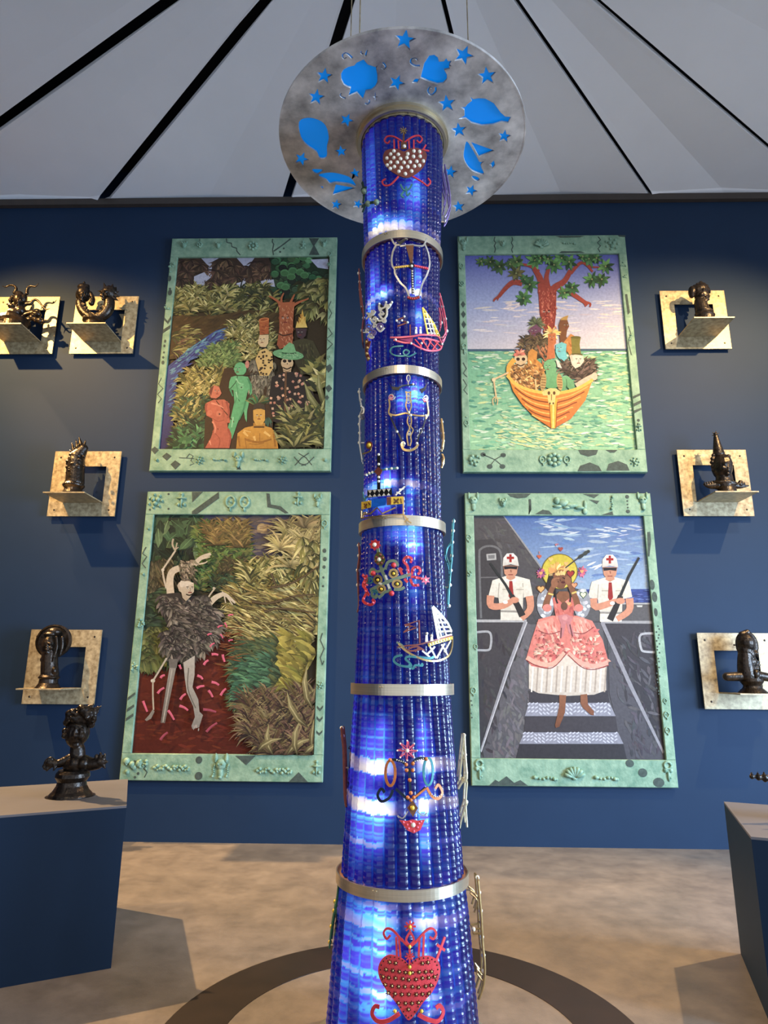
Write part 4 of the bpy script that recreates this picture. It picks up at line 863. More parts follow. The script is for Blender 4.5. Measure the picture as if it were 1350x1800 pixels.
p.line('314,1005 270,1080 238,1132', 10, (206, 190, 160)); p.disc(236, 1134, 13, 11, (220, 206, 176)); p.line('236,1140 236,1220 240,1300', 9, (196, 180, 150)); p.poly('236,1296 246,1310 226,1350 200,1364 190,1356 214,1330', (150, 140, 124))
PK = (222, 92, 112)
for x, y, a, l_ in ((575,930,-.7,34),(620,825,-.4,30),(652,815,1.1,30),(628,880,1,28),(680,905,-.3,26),(590,985,.1,38),(640,1005,1.3,44),(540,1030,-.8,38),(505,1115,.6,38),(592,1150,.4,46),(508,1170,-.3,46),(565,1208,1.0,46),(638,1198,-.9,50),(408,1225,-.8,46),(412,1290,.5,56),(560,1305,.2,76),(340,1330,1.0,64),(572,1400,-.7,80),(282,1190,-.7,50),(292,1110,-.6,30),(392,1055,1.2,26),(192,1280,1.2,66),(300,1450,-.8,60),(560,870,-.3,26),(680,760,-.2,30)):
    f = .72 if y > 1380 or y == 1305 else 1; c = tuple(v*f for v in PK)
    p.line([(x - l_/2*math.cos(a), y - l_/2*math.sin(a)), (x + 4*math.sin(a*3), y - 3), (x + l_/2*math.cos(a), y + l_/2*math.sin(a))], 15 if y > 950 else 10, c, .7, c2=tuple(min(255, v*1.25) for v in c))
p.done()

# --- lower right: a woman in a coral dress coming down a ship's stair between two guards
p = Pic('LR')
p.poly('95,175 1225,175 1225,1600 95,1600', (80, 76, 76), (74, 70, 70)); p.strokes('110,190 480,190 480,780 110,780', 120, [(86, 82, 81), (74, 70, 70), (92, 88, 86)], 70, 16, .6, .8)
p.poly('282,180 1090,180 1125,615 740,615 560,560 500,490', (72, 104, 164), (150, 174, 196)); p.strokes('360,200 1080,200 1110,580 620,560', 110, [(96, 128, 178), (124, 152, 186), (160, 180, 196)], 110, 14, 0, .2); p.strokes('380,220 1060,240 1050,330 650,310', 26, [(196, 204, 210), (176, 190, 204)], 66, 7, .05, .3); p.strokes('760,470 820,475 800,500 740,490', 8, [(220, 222, 220)], 50, 8, -.3)
p.line('280,182 400,350 500,488', 9, (146, 144, 142), sm_=False)
p.poly('730,608 1125,606 1128,690 740,690', (58, 76, 146), (46, 58, 116)); p.strokes('750,615 1125,615 1125,680 760,680', 60, [(70, 90, 160), (44, 54, 110), (100, 120, 180)], 50, 6, 0, .1)
p.poly('740,690 1130,688 1136,790 740,790', (92, 88, 86)); p.line('740,690 1130,690', 9, (170, 168, 160), sm_=False); p.poly('775,702 802,702 800,712 776,712', (200, 196, 180)); p.poly('1045,700 1080,700 1078,710 1050,710', (200, 196, 180))
p.poly('108,325 215,318 260,380 275,440 275,780 120,780', (66, 62, 62)); p.line('150,775 140,430 150,375 200,358 250,375 268,430 270,540', 12, (108, 106, 104)); p.poly('180,405 236,400 238,438 184,442', (170, 168, 160)); p.poly('190,412 228,409 228,430 192,432', (120, 118, 114)); p.line('145,540 270,538', 7, (104, 100, 98), sm_=False)
p.poly('420,810 850,800 880,1200 1000,1600 350,1600 425,1200', (96, 92, 92), (84, 80, 80))
p.poly('122,790 412,790 140,1560 146,1590 120,1590', (70, 64, 64), (60, 56, 58)); p.poly('412,800 435,810 420,1210 360,1590 146,1590', (104, 98, 98), (88, 84, 86)); p.poly('840,792 1142,800 1205,1540 1185,1480', (68, 62, 64), (56, 52, 54)); p.poly('840,800 880,900 890,1210 985,1590 1215,1590 1200,1540', (92, 88, 90), (80, 76, 80))
p.strokes('150,850 400,830 200,1500 150,1560', 90, [(74, 68, 67), (62, 57, 58)], 70, 16, 1.2, .8); p.strokes('400,880 425,1200 360,1560 180,1560', 110, [(106, 100, 99), (92, 87, 88), (114, 108, 107)], 70, 16, 1.3, .7); p.strokes('880,880 1140,820 1190,1500 1000,1560', 150, [(78, 73, 75), (68, 63, 65), (90, 85, 87)], 70, 16, 1.0, .8)
p.line('122,790 412,790', 16, (176, 172, 166), sm_=False); p.line('408,792 300,1080 142,1540', 22, (150, 146, 146), sm_=False); p.line('414,796 306,1084 150,1545', 6, (196, 192, 190), sm_=False); p.line('840,796 1142,798', 16, (160, 156, 152), sm_=False); p.line('848,800 1010,1160 1206,1550', 22, (150, 146, 148), sm_=False)
p.line('124,855 190,852 208,880 205,935 190,958 126,958', 13, (166, 164, 162)); p.line('1146,862 1080,865 1062,890 1072,950 1090,966 1152,970', 13, (176, 174, 172))
p.poly('430,1190 880,1190 890,1262 425,1262', (66, 60, 62)); p.poly('425,1262 890,1262 925,1338 402,1338', (150, 148, 156)); p.poly('402,1340 925,1340 938,1430 398,1430', (68, 62, 64)); p.poly('398,1432 938,1432 970,1498 370,1498', (146, 144, 152)); p.poly('370,1500 970,1500 990,1590 350,1590', (56, 52, 54))
for y0, y1, xa, xb, g in ((1266, 1334, 412, 905, 22), (1436, 1494, 385, 955, 22)):
    for i in range(int((xb - xa)/g)):
        for j in range(3): x = xa + i*g + 6; yy = y0 + j*(y1 - y0)/3; sgn = 1 if (i//3) % 2 else -1; p.line([(x, yy + 4), (x + 15, yy + 11*sgn + 6)], 7, (206, 204, 210), sm_=False)
# guards
def guard(x, y, f):
    SK = (206, 140, 104); SH = (228, 218, 196)
    p.poly([(x - 58, y + 300), (x + 62, y + 300), (x + 68, y + 375), (x - 58, y + 375)], (222, 212, 190)); p.line([(x - 58, y + 322), (x + 64, y + 325)], 12, (150, 142, 128), sm_=False)
    p.poly([(x - 30, y + 120), (x + 35, y + 120), (x + 110, y + 140), (x + 128, y + 232), (x + 72, y + 245), (x + 70, y + 318), (x - 62, y + 312), (x - 70, y + 245), (x - 128, y + 235), (x - 105, y + 145)], SH, (212, 200, 176))
    p.line([(x - 66, y + 160), (x - 72, y + 245)], 5, (170, 160, 140), sm_=False); p.line([(x + 70, y + 160), (x + 74, y + 245)], 5, (170, 160, 140), sm_=False)
    for sx in (-48, 32): p.poly([(x + sx, y + 185), (x + sx + 44, y + 185), (x + sx + 40, y + 225), (x + sx + 4, y + 225)], (214, 204, 180)); p.line([(x + sx, y + 197), (x + sx + 44, y + 197)], 4, (160, 150, 130), sm_=False)
    p.poly([(x - 42, y + 60), (x + 42, y + 60), (x + 36, y + 105), (x + 15, y + 132), (x - 15, y + 132), (x - 36, y + 105)], SK); p.poly([(x - 22, y + 120), (x + 24, y + 120), (x + 36, y + 150), (x, y + 145), (x - 34, y + 150)], SK)
    p.poly([(x - 40, y + 63), (x + 40, y + 63), (x + 36, y + 82), (x + 5, y + 78), (x - 5, y + 78), (x - 36, y + 82)], (34, 30, 34)); p.line([(x, y + 82), (x + 3, y + 98)], 7, (160, 96, 70), sm_=False); p.line([(x - 14, y + 112), (x + 14, y + 112)], 6, (150, 70, 56), sm_=False)
    p.poly([(x - 30, y + 130), (x, y + 146), (x + 30, y + 130), (x + 34, y + 150), (x, y + 160), (x - 34, y + 150)], (236, 228, 208)); p.poly([(x - 8, y + 148), (x + 10, y + 148), (x + 18, y + 235), (x + 2, y + 262), (x - 12, y + 235)], (164, 40, 34))
    p.poly([(x - 46, y + 62), (x - 42, y + 15), (x - 22, y - 10), (x + 15, y - 12), (x + 38, y + 10), (x + 48, y + 62), (x, y + 52)], (232, 226, 214), (206, 196, 178)); p.poly([(x - 8, y - 6), (x + 6, y - 6), (x + 6, y + 40), (x - 8, y + 40)], (172, 36, 30)); p.poly([(x - 22, y + 8), (x + 20, y + 8), (x + 20, y + 22), (x - 22, y + 22)], (172, 36, 30))
    A_ = (214, 140, 104)
    if f > 0:
        p.line([(x - 115, y + 232), (x - 112, y + 290), (x - 40, y + 290), (x + 20, y + 255)], 44, A_, .7); p.line([(x + 108, y + 235), (x + 112, y + 310), (x + 62, y + 365)], 46, A_, .7)
        p.line([(x - 118, y + 45), (x - 30, y + 170), (x + 10, y + 240)], 13, (44, 46, 44), 1.4, sm_=False); p.line([(x + 5, y + 232), (x + 40, y + 290), (x + 68, y + 350)], 30, (50, 44, 40), 1.3, sm_=False)
        p.disc(x + 22, y + 258, 26, 18, A_); p.disc(x - 30, y + 270, 14, 10, (236, 230, 214))
    else:
        p.line([(x - 95, y + 240), (x - 80, y + 290), (x + 20, y + 262), (x + 60, y + 255)], 44, A_, .7); p.line([(x + 112, y + 240), (x + 110, y + 310), (x + 40, y + 360)], 46, A_, .7)
        p.line([(x + 168, y + 5), (x + 110, y + 110), (x + 55, y + 235)], 13, (44, 46, 44), 1.4, sm_=False); p.line([(x + 62, y + 225), (x + 30, y + 300), (x, y + 365)], 30, (50, 44, 40), 1.3, sm_=False)
        p.disc(x + 60, y + 255, 28, 18, A_); p.disc(x + 14, y + 268, 14, 11, (236, 230, 214))
guard(320, 412, 1); guard(892, 420, -1)
# the woman
p.disc(602, 505, 102, 100, (200, 178, 44), (216, 196, 70), 28); p.line([(602 + 102*math.cos(a), 505 + 100*math.sin(a)) for a in [2*PI*i/30 for i in range(31)]], 5, (120, 100, 30), sm_=False)
for x, y in ((520, 690), (730, 690)):
    p.disc(x, y, 50, 88, (150, 150, 152)); 
    for i in range(26): a = R_.uniform(0, 6.28); r = R_.uniform(.3, 1); p.disc(x + 44*r*math.cos(a), y + 82*r*math.sin(a), 11, 10, jit((206, 206, 204)), n=8)
p.poly('425,1040 640,960 868,1040 870,1190 800,1215 640,1222 480,1206 425,1180', (226, 206, 180), (206, 190, 168))
for i in range(16): x = 440 + i*28; p.line([(x + 10, 1050), (x, 1200)], 9, (178, 158, 136) if i % 2 else (240, 226, 206), sm_=False)
p.poly('480,780 560,760 700,760 790,790 850,900 885,1030 860,1060 760,1065 690,1030 640,960 600,1030 520,1065 440,1050 408,1010 440,900', (228, 128, 108), (222, 116, 100))
for i in range(170):
    x, y = p.inside(P2('470,840 600,860 630,960 560,1030 440,1010')) if i % 2 else p.inside(P2('660,870 800,850 860,1010 760,1030 660,970'))
    c = R_.choice([(240, 158, 130), (206, 96, 84), (246, 182, 150), (222, 116, 100)]); p.leaf(x, y, R_.uniform(-.6, .6) + (1.57 if R_.random() > .5 else 0), 40, 18, jit(c))
p.line('412,1000 470,1030 560,1040 632,975', 26, (240, 170, 140)); p.line('650,975 720,1030 800,1050 880,1030', 26, (240, 166, 140)); p.line('410,1015 470,1048 560,1060 640,980', 5, (150, 60, 56)); p.line('650,985 730,1056 800,1070 884,1046', 5, (150, 60, 56))
for s_ in ('470,800 560,770 600,850 540,870 490,850', '680,770 740,770 800,830 740,862 680,862'): p.poly(s_, (236, 148, 124)); p.strokes(s_, 24, [(246, 176, 150), (216, 112, 96)], 46, 10, 1.2)
p.line('480,845 540,866 604,850', 5, (150, 60, 56)); p.line('680,858 740,862 800,824', 5, (150, 60, 56))
SKN = (138, 84, 52)
p.poly('560,660 600,640 650,640 690,665 680,760 640,775 580,770', (214, 108, 92)); p.strokes('565,660 685,660 680,760 580,760', 24, [(236, 140, 118), (190, 84, 76)], 34, 10, 1.3); p.poly('575,650 620,690 670,650 650,620 600,620', SKN)
p.disc(628, 705, 20, 24, (110, 70, 50)); p.disc(662, 695, 13, 13, (226, 120, 80))
for s_ in ('520,600 540,520 580,510 570,600 550,640', '640,510 670,540 680,640 660,660 650,580'): p.poly(s_, (52, 40, 34))
p.line('652,580 664,640 660,690', 10, (44, 34, 28)); p.line('575,600 580,660 590,690', 10, (44, 34, 28))
p.poly('565,520 600,500 645,520 645,570 625,605 590,600 568,565', (128, 78, 50)); p.line('580,560 596,566', 6, (50, 28, 20)); p.line('618,540 634,548', 6, (50, 28, 20)); p.disc(622, 568, 12, 7, (90, 34, 30)); p.line('604,550 608,562', 6, (96, 54, 34))
p.line('520,720 535,660 565,590', 42, SKN, .6); p.line('712,720 690,650 655,570', 42, SKN, .6); p.disc(572, 572, 20, 30, (150, 94, 60)); p.disc(650, 556, 18, 28, (150, 94, 60)); p.line('560,560 580,545 600,545', 8, (164, 104, 68)); p.line('536,632 566,640', 10, (222, 190, 90)); p.line('672,632 700,622', 10, (222, 190, 90)); p.disc(530, 715, 26, 22, (226, 130, 112)); p.disc(712, 715, 26, 22, (226, 130, 112))
p.frond(590, 505, 12, -3.1, -.1, 56, 24, [(230, 170, 76), (240, 196, 110), (214, 140, 70)], .1); p.disc(555, 500, 18, 18, (226, 156, 80)); p.disc(640, 490, 16, 16, (230, 176, 100)); p.strokes('535,520 650,510 650,530 540,535', 18, [(236, 190, 110)], 24, 10, -1.5)
p.poly('590,760 640,750 680,770 665,800 690,880 655,860 640,800 620,880 600,890 610,810', (206, 124, 120)); p.disc(632, 772, 16, 14, (226, 150, 140)); p.line('612,830 608,890', 7, (110, 60, 56)); p.line('660,810 676,880', 7, (110, 60, 56))
p.poly('600,1215 640,1218 632,1320 600,1400 580,1406 575,1390 590,1330 600,1280', (150, 92, 58), (124, 72, 44)); p.poly('722,1215 760,1210 765,1270 800,1310 798,1335 780,1330 735,1290 722,1265', (150, 92, 58), (132, 78, 50))
def heart(x, y, r, c, ring_=None):
    q = [(x + r*.95*16*math.sin(t)**3/16, y - r*(13*math.cos(t) - 5*math.cos(2*t) - 2*math.cos(3*t) - math.cos(4*t))/16) for t in [2*PI*i/16 for i in range(16)]]
    if ring_: p.poly([(x + (a - x)*1.35, y + (b_ - y)*1.35) for a, b_ in q], ring_)
    p.poly(q, c)
for x, y, r, c, g in ((485,420,14,(206,90,60),None),(608,376,15,(170,70,56),None),(550,436,15,(240,180,90),None),(640,460,14,(236,170,90),None),(664,518,20,(180,50,40),(90,40,30)),(686,584,16,(230,150,100),(120,70,50)),(494,606,20,(236,170,90),(110,70,40)),(738,640,17,(226,220,180),(70,100,70)),(655,690,12,(240,176,110),None)): heart(x, y, r, c, g)
for x, y in ((494, 515), (730, 505)): 
    p.frond(x, y, 12, 0, 6.28, 36, 14, [(150, 70, 110), (110, 60, 110), (196, 90, 110)], .1); heart(x, y, 12, (236, 160, 90))
p.line('635,485 680,450 740,405', 7, (60, 56, 56)); p.disc(725, 418, 22, 10, (54, 58, 54), rot=-.6); p.disc(752, 400, 18, 11, (60, 66, 60), rot=-.7); p.disc(768, 390, 9, 9, (54, 58, 54)); p.line('585,345 580,360', 5, (206, 120, 120)); p.line('575,350 596,348', 5, (206, 120, 120)); p.line('485,390 484,405', 4, (206, 120, 90))
p.done()

# ------------------------------------------------------------------ bronzes: clay-like lumps fused into one skin (voxel remesh), one mesh per part
def fuse(mb, name, parent, voxel=.0055, smooth=3, m=None):
    me = bpy.data.meshes.new(name); org = Vector(parent['_o'])
    me.from_pydata([(x - org.x, y - org.y, z - org.z) for x, y, z in mb.v], [], mb.f); me.update()
    t = bpy.data.objects.new(name, me); COL.objects.link(t)
    rm = t.modifiers.new('r', 'REMESH'); rm.mode = 'VOXEL'; rm.voxel_size = voxel
    if smooth: sm_ = t.modifiers.new('s', 'SMOOTH'); sm_.iterations = smooth; sm_.factor = .45
    dg = bpy.context.evaluated_depsgraph_get(); m2 = bpy.data.meshes.new_from_object(t.evaluated_get(dg)); m2.name = name
    bpy.data.objects.remove(t); bpy.data.meshes.remove(me); m2.materials.clear(); m2.materials.append(m or BRONZE)
    m2.polygons.foreach_set('use_smooth', [True]*len(m2.polygons))
    o = bpy.data.objects.new(name, m2); COL.objects.link(o); o.parent = parent; o['_o'] = list(org); return o
class Bust:
    """lumps given in crop pixels on the plane y = Y; depth d towards the viewer in the same pixels"""
    def __init__(s, C, Y, zs, cx, label):
        s.C, s.Y, s.zs = C, Y, zs; c = at_y(*C((cx, 1000)), Y); s.cx = c.x
        s.q = (at_y(*C((cx + 100, 1000)), Y) - at_y(*C((cx, 1000)), Y)).length/100
        s.t = thing('bronze_sculpture', (c.x, Y, zs), label, 'sculpture', 'dark bronze sculptures'); s.m = MB()
    def w(s, x, y, d=0):
        p = at_y(*s.C((x, y)), s.Y); u = O - p; h_ = math.hypot(u.x, u.y); return p + Vector((u.x/h_, u.y/h_, .7*u.z/h_))*(d*s.q)
    def e(s, x, y, rx, ry=None, d=0, rd=None, rot=0):
        ry = ry or rx; rd = rd or (rx + ry)/2
        s.m.ball(s.w(x, y, d), (rx*s.q, rd*s.q, ry*s.q), 14, 9, Matrix.Rotation(rot, 3, 'Y') if rot else None)
    def cap(s, st, r0, r1, d=0, d1=None, n=4):
        P = P2(st); k = len(P); W = [s.w(x, y, d + ((d1 if d1 is not None else d) - d)*i/max(1, k-1)) for i, (x, y) in enumerate(P)]
        W = smooth_path(W, n) if k > 2 else W; m = len(W)
        R = [(r0 + (r1 - r0)*i/(m - 1))*s.q for i in range(m)]; k_ = 18 if max(r0, r1) > 90 else 9; s.m.tube(W, R, k_); s.m.ball(W[0], R[0], k_, 8); s.m.ball(W[-1], R[-1], k_, 8)
    def face(s, x, y, r, yaw=0, rd=None):
        """features on the front of a head of half-width r; yaw > 0 looks to the right"""
        rd = (rd or r)*1.04
        def f(u, v, rr, ry=None, out=0):
            a = u + yaw; s.e(x + r*math.sin(a)*(1.0 + out), y + v*r, rr*r, (ry or rr)*r, rd*math.cos(a)*(1.0 + out) - max(0, v - .7)*rd*.25, rr*r)
        f(0, .12, .15, .34, .06); f(0, .34, .21, .14, .10); f(-.34, .36, .10, .09); f(.34, .36, .10, .09)
        for e_ in (-.42, .42): f(e_, -.08, .19, .12, -.04); f(e_, -.28, .30, .09, .02); f(e_*1.6, .35, .28, .3, -.18)
        f(0, .62, .30, .09, .03); f(0, .76, .26, .10, .02); f(0, 1.08, .30, .24, -.06)
    def part(s, name, voxel=.0055, smooth=2, m=None):
        o = fuse(s.m, name, s.t, voxel, smooth, m); s.m = MB(); return o
    def base(s, cx, prof, name='base'):
        """turned base: (radius, crop y) from the top down; the last ring is carried to the shelf"""
        c = s.w(cx, prof[0][1]); pr = [(r*s.q, s.w(cx, y).z) for r, y in prof]; pr[-1] = (pr[-1][0], s.zs)
        pr = [(r, z - s.zs) for r, z in pr][::-1]
        m = MB(); m.lathe((c.x, s.Y, s.zs), pr, 32); m.build(name, BRONZE, s.t, smooth=False)
YS = 6.40
# 1 long-horned figure, cut by the left edge
C = crop(0, 480, 13.5); B = Bust(C, YS, BR['UL1'], 330, 'bronze with long wavy horns and writhing snakes, at the left edge of the photo')
B.e(460, 640, 125, 180, 10); B.e(455, 520, 105, 95, 10); B.face(455, 640, 118, -.25, 160); B.e(480, 830, 110, 110, 0); B.e(260, 650, 60, 62, 20); B.e(300, 575, 55, 45, 30); B.cap('150,740 240,740', 12, 40); B.e(280, 790, 90, 70, 20); B.e(580, 600, 60, 110); B.e(350, 950, 170, 110, 20); B.e(480, 900, 130, 120); B.part('head')
B.cap('345,470 385,380 340,305 235,290 135,330 55,305', 44, 9); B.cap('640,490 645,395 690,325 750,310 830,322 880,290 918,240', 42, 9); B.part('horns', .005)
B.cap('560,770 640,730 730,725 800,640 880,645 950,710 1010,790 1090,870', 50, 16); B.cap('1020,780 1130,772', 20, 9); B.cap('1100,865 1190,842', 16, 8); B.cap('1000,800 965,880', 16, 9); B.part('snake', .005)
B.cap('300,1000 520,1080 690,1105', 66, 44, 30); B.cap('-160,1100 60,1075 230,1060', 50, 70, 30); B.e(760, 1060, 72, 72, 20); B.e(850, 1110, 62, 70, 20); B.e(945, 1130, 66, 80); B.e(1030, 1150, 40, 40); B.cap('560,1000 700,950 900,905', 60, 50, -40); B.e(860, 980, 120, 70, -30); B.e(745, 840, 24, 50, -20); B.e(100, 1040, 50, 40, 20); B.part('arms')
B.base(360, [(120, 1060), (330, 1110), (350, 1180), (300, 1230), (300, 1400)])
# 2 two-headed
C = crop(120, 480, 12.27); B = Bust(C, YS, BR['UL2'], 560, 'bronze of two heads joined by one curved scaly body')
B.cap('270,640 310,790 430,925 600,975 770,900 870,770 890,620', 105, 112, 0, 0)
rr = random.Random(3)
for i in range(70): a = i/70; x, y = [(270 + 130*a*2, 650 + 280*a*2), (400 + 470*(a-.5)*2, 930 - 250*max(0, a-.65)*3)][a > .5]; B.e(x + rr.uniform(-80, 80), y + rr.uniform(-60, 60), 26, 20, 90)
B.part('scaly_body')
B.e(335, 450, 140, 180); B.face(330, 470, 122, -.35, 160); B.e(330, 310, 130, 80); B.cap('480,430 530,560 500,650', 40, 60); B.e(345, 215, 22, 40); B.e(420, 280, 40, 40); B.e(260, 300, 40, 34, 40); B.e(210, 470, 40, 110); B.part('left_head')
B.e(870, 440, 150, 160); B.face(800, 450, 120, -.5, 165); B.e(930, 400, 110, 120)
for a, b_ in (('810,340', '765,205'), ('780,400', '635,388'), ('940,320', '962,235'), ('990,420', '1095,400'), ('1000,480', '1110,510'), ('980,540', '1075,592'), ('760,470', '675,462'), ('1000,350', '1040,300'), ('880,310', '880,270')): B.cap(a + ' ' + b_, 48, 8)
B.part('spiky_head')
B.base(560, [(190, 1000), (225, 1030), (230, 1060), (190, 1100), (200, 1290)])
# 3 spike crown
C = crop(90, 760, 15); B = Bust(C, YS, BR['ML'], 610, 'tall bronze head with a crown of spikes and a ball on top')
B.cap('625,1330 640,1000 660,760', 232, 215); B.cap('690,650 850,430', 200, 120); B.e(880, 440, 86, 84)
B.face(600, 900, 190, -.6, 222)
for x, y, r in ((440,780,62),(440,930,66),(435,1075,58),(520,1000,52),(500,690,60),(560,1090,70),(520,600,60),(640,850,60),(740,740,60),(700,900,70),(860,650,50),(870,900,40),(470,860,44)): B.e(x, y, r, r*.8, 150)
B.part('head', .0055)
for s_, r in (('600,480 540,270', 62), ('690,400 652,195', 56), ('785,330 735,118', 66), ('875,350 908,205', 42), ('640,600 540,520 480,462', 60)): B.cap(s_, r, 10)
B.part('crown_spikes', .005)
B.base(605, [(225, 1310), (232, 1345), (255, 1375), (270, 1400), (262, 1430), (215, 1490), (225, 1540), (255, 1610), (260, 1720)])
# 4 haloed head
C = crop(40, 1090, 13.846); B = Bust(C, YS, BR['LL'], 640, 'bronze head with a braid before a round halo disc')
m = MB(); c = B.w(735, 515, -90); n = 40
for rr_, dd in ((1.0, 0), (.93, .022)):
    pass
P = [(435*B.q*math.cos(2*PI*i/n), 405*B.q*math.sin(2*PI*i/n)) for i in range(n)]
m.add([(c.x + u, c.y, c.z + v) for u, v in P] + [(c.x + u, c.y + .03, c.z + v) for u, v in P] + [(c.x + u*.9, c.y - .004, c.z + v*.9) for u, v in P] + [(c.x + u*.86, c.y + .006, c.z + v*.86) for u, v in P],
      [(i, (i+1) % n, n + (i+1) % n, n + i) for i in range(n)] + [(2*n + i, 2*n + (i+1) % n, (i+1) % n, i) for i in range(n)] + [(3*n + i, 3*n + (i+1) % n, 2*n + (i+1) % n, 2*n + i) for i in range(n)] + [tuple(3*n + i for i in range(n)), tuple(n + i for i in range(n))[::-1]])
m.build('halo', BRONZE, B.t)
B.e(660, 600, 180, 255); B.face(640, 610, 165, -.3, 215); B.e(760, 290, 185, 110); B.e(650, 350, 150, 60, 90); B.cap('660,820 650,1100 660,1330', 180, 205); B.e(480, 960, 55, 70, 40); B.e(480, 1090, 40, 60, 40); B.e(780, 1230, 60, 90, 120); B.part('head')
B.cap('820,420 835,620 800,800 735,1010', 34, 20, 150, 170); B.cap('960,430 960,640 900,860', 40, 30, 60); B.part('braid', .005)
B.base(650, [(190, 1320), (240, 1385), (235, 1410), (205, 1440), (215, 1530), (265, 1620), (315, 1680), (320, 1735)])
# 5 bust on the left plinth
C = crop(60, 1230, 9.643); g_ = at_z(128, 1399, .83); B = Bust(C, g_.y, .8305, 660, 'large bronze bust with leafy hair and both hands stretched out, on the left plinth')
B.e(715, 1110, 215, 170); B.cap('735,1010 735,840', 128, 118); B.e(725, 570, 185, 235, 0, 190, .08)
def onhead(x, y, up=0): return 190*math.sqrt(max(.05, 1 - ((x - 725)/185)**2 - ((y - 570)/235)**2)) + up
for x, y, rx, ry, up in ((648,498,62,22,8),(800,494,62,22,8),(655,538,34,22,-2),(796,534,34,22,-2),(652,604,26,22,14),(722,604,26,22,14),(687,610,34,30,34),(686,664,64,17,14),(686,700,54,19,16),(705,770,64,46,2),(612,610,46,56,-22),(800,612,56,60,-16),(715,440,120,40,-6)): B.e(x, y, rx, ry, onhead(x, y, up), min(rx, ry)*1.1)
B.cap('706,500 690,560 686,605', 22, 36, onhead(700, 550, 8), onhead(690, 600, 26))
B.e(545, 590, 40, 66, 20)
B.e(800, 560, 130, 190); B.e(690, 1080, 90, 110, 130); B.e(840, 1080, 90, 100, 120); B.part('head_and_torso', .006)
rr = random.Random(8)
for x, y, r in ((610,240,70),(680,270,74),(760,220,90),(850,180,80),(920,240,90),(980,340,66),(600,330,66),(560,390,58),(530,530,52),(520,610,48),(740,330,90),(860,330,80),(970,430,50),(650,200,50),(800,140,60)): B.e(x, y, r*1.18, r*1.05, rr.uniform(0, 110)); B.e(x + 30, y - 30, r*.5, r*.45, rr.uniform(90, 160))
for s_ in ('930,210 1015,62', '950,240 1080,110', '960,260 1140,100', '970,300 1095,195', '960,320 1060,275', '890,160 960,80'): B.cap(s_, 46, 12, 20)
B.part('leafy_hair', .006)
B.cap('610,1000 500,1050 400,1080 330,1060', 86, 62, 40, 130); B.e(280, 1060, 82, 62, 140)
for s_ in ('300,1010 290,985 220,1010 180,1060', '270,1040 200,1070 150,1130', '280,1090 220,1130 170,1170', '300,1110 250,1150 215,1190', '340,1080 350,1150 330,1185'): B.cap(s_, 34, 18, 160, 190)
B.part('left_arm', .005)
B.cap('840,1060 960,1090 1080,1080', 120, 92, 0, 60); B.e(1130, 1050, 90, 80, 70)
for s_ in ('1080,1010 1050,960 1060,930', '1120,1000 1130,940 1125,900', '1170,1010 1195,950 1205,925', '1190,1050 1240,1050', '1170,1100 1200,1150'): B.cap(s_, 38, 18, 80, 90)
B.part('right_arm', .005)
B.base(665, [(225, 1190), (262, 1240), (270, 1300), (245, 1345), (225, 1380), (235, 1450), (285, 1540), (330, 1590), (345, 1620), (350, 1660), (385, 1690), (385, 1715)])
# 6 small head, upper right
C = crop(1190, 485, 16.875); B = Bust(C, YS, BR['UR'], 760, 'smallest bronze head, curly haired, with coiled ornaments over its ear')
B.e(670, 440, 250, 205); B.e(735, 590, 215, 175); B.face(700, 500, 225, .85, 215); B.e(435, 470, 95, 180); B.e(440, 560, 80, 110); B.e(962, 455, 40, 62, 0); B.e(972, 500, 32, 28, 0); B.e(955, 580, 40, 24, 0); B.e(950, 625, 40, 26, 0); B.e(905, 695, 66, 50, 0); B.e(930, 380, 50, 40, 0); B.cap('690,760 720,900 760,1050', 170, 210); B.e(810, 1040, 220, 120)
for x, y, r in ((700,215,60),(610,270,64),(790,270,70),(870,320,66),(520,320,60),(690,280,80),(590,350,70),(740,230,50),(920,390,44)): B.e(x, y, r, r*.9, 60)
B.part('head', .0055)
P = [B.w(450 + 70*math.cos(a)*(1 - a/16), 430 + 90*math.sin(a)*(1 - a/16), 60) for a in [i*.5 for i in range(22)]]; B.m.tube(P, 24*B.q, 7); B.part('ear_coil', .005)
B.e(1040, 1070, 60, 36, 40); B.e(890, 1030, 70, 60, 160); B.e(760, 1060, 60, 50, 180); B.part('collar', .0055)
B.base(800, [(215, 1060), (262, 1100), (250, 1140), (275, 1185), (290, 1215), (270, 1260), (270, 1500)])
# 7 cone hat
C = crop(1220, 750, 12.27); B = Bust(C, YS, BR['MR'], 660, 'bronze head under a tall ringed cone hat tipped with a star')
B.e(600, 870, 205, 300); B.e(660, 820, 150, 230, 60); B.face(650, 850, 170, .5, 262); B.e(745, 1085, 85, 66, 80); B.cap('650,1100 660,1260', 170, 180)
for x, y, r in ((395,690,46),(385,770,46),(398,850,44),(420,620,46),(470,600,60),(410,930,36),(740,640,50)): B.e(x, y, r)
B.part('head', .0055)
for i in range(13):
    f = i/12; x, y, r = 530 - 62*f, 590 - 370*f, 128 - 78*f; c = B.w(x, y); B.m.ball(c, (r*B.q, r*B.q, 26*B.q), 16, 6)
B.cap('535,600 470,210', 120, 46); B.part('cone_hat', .005)
for a in range(6): B.cap('%g,%g %g,%g' % (465, 165, 465 + 82*math.sin(a*1.047 + .1), 165 - 70*math.cos(a*1.047 + .1)), 26, 8)
B.e(465, 165, 34, 30, 20); B.part('star', .004)
B.e(650, 1225, 265, 58, 0, 190); B.e(690, 1260, 240, 60, 0, 170); B.part('collar_plate', .0055)
for i in range(6): f = i/5; B.e(470 - 240*f, 1240, 26, 95 - 78*f, 0, 95 - 78*f); B.e(470 - 240*f, 1180 + 45*f, 16, 34, 30)
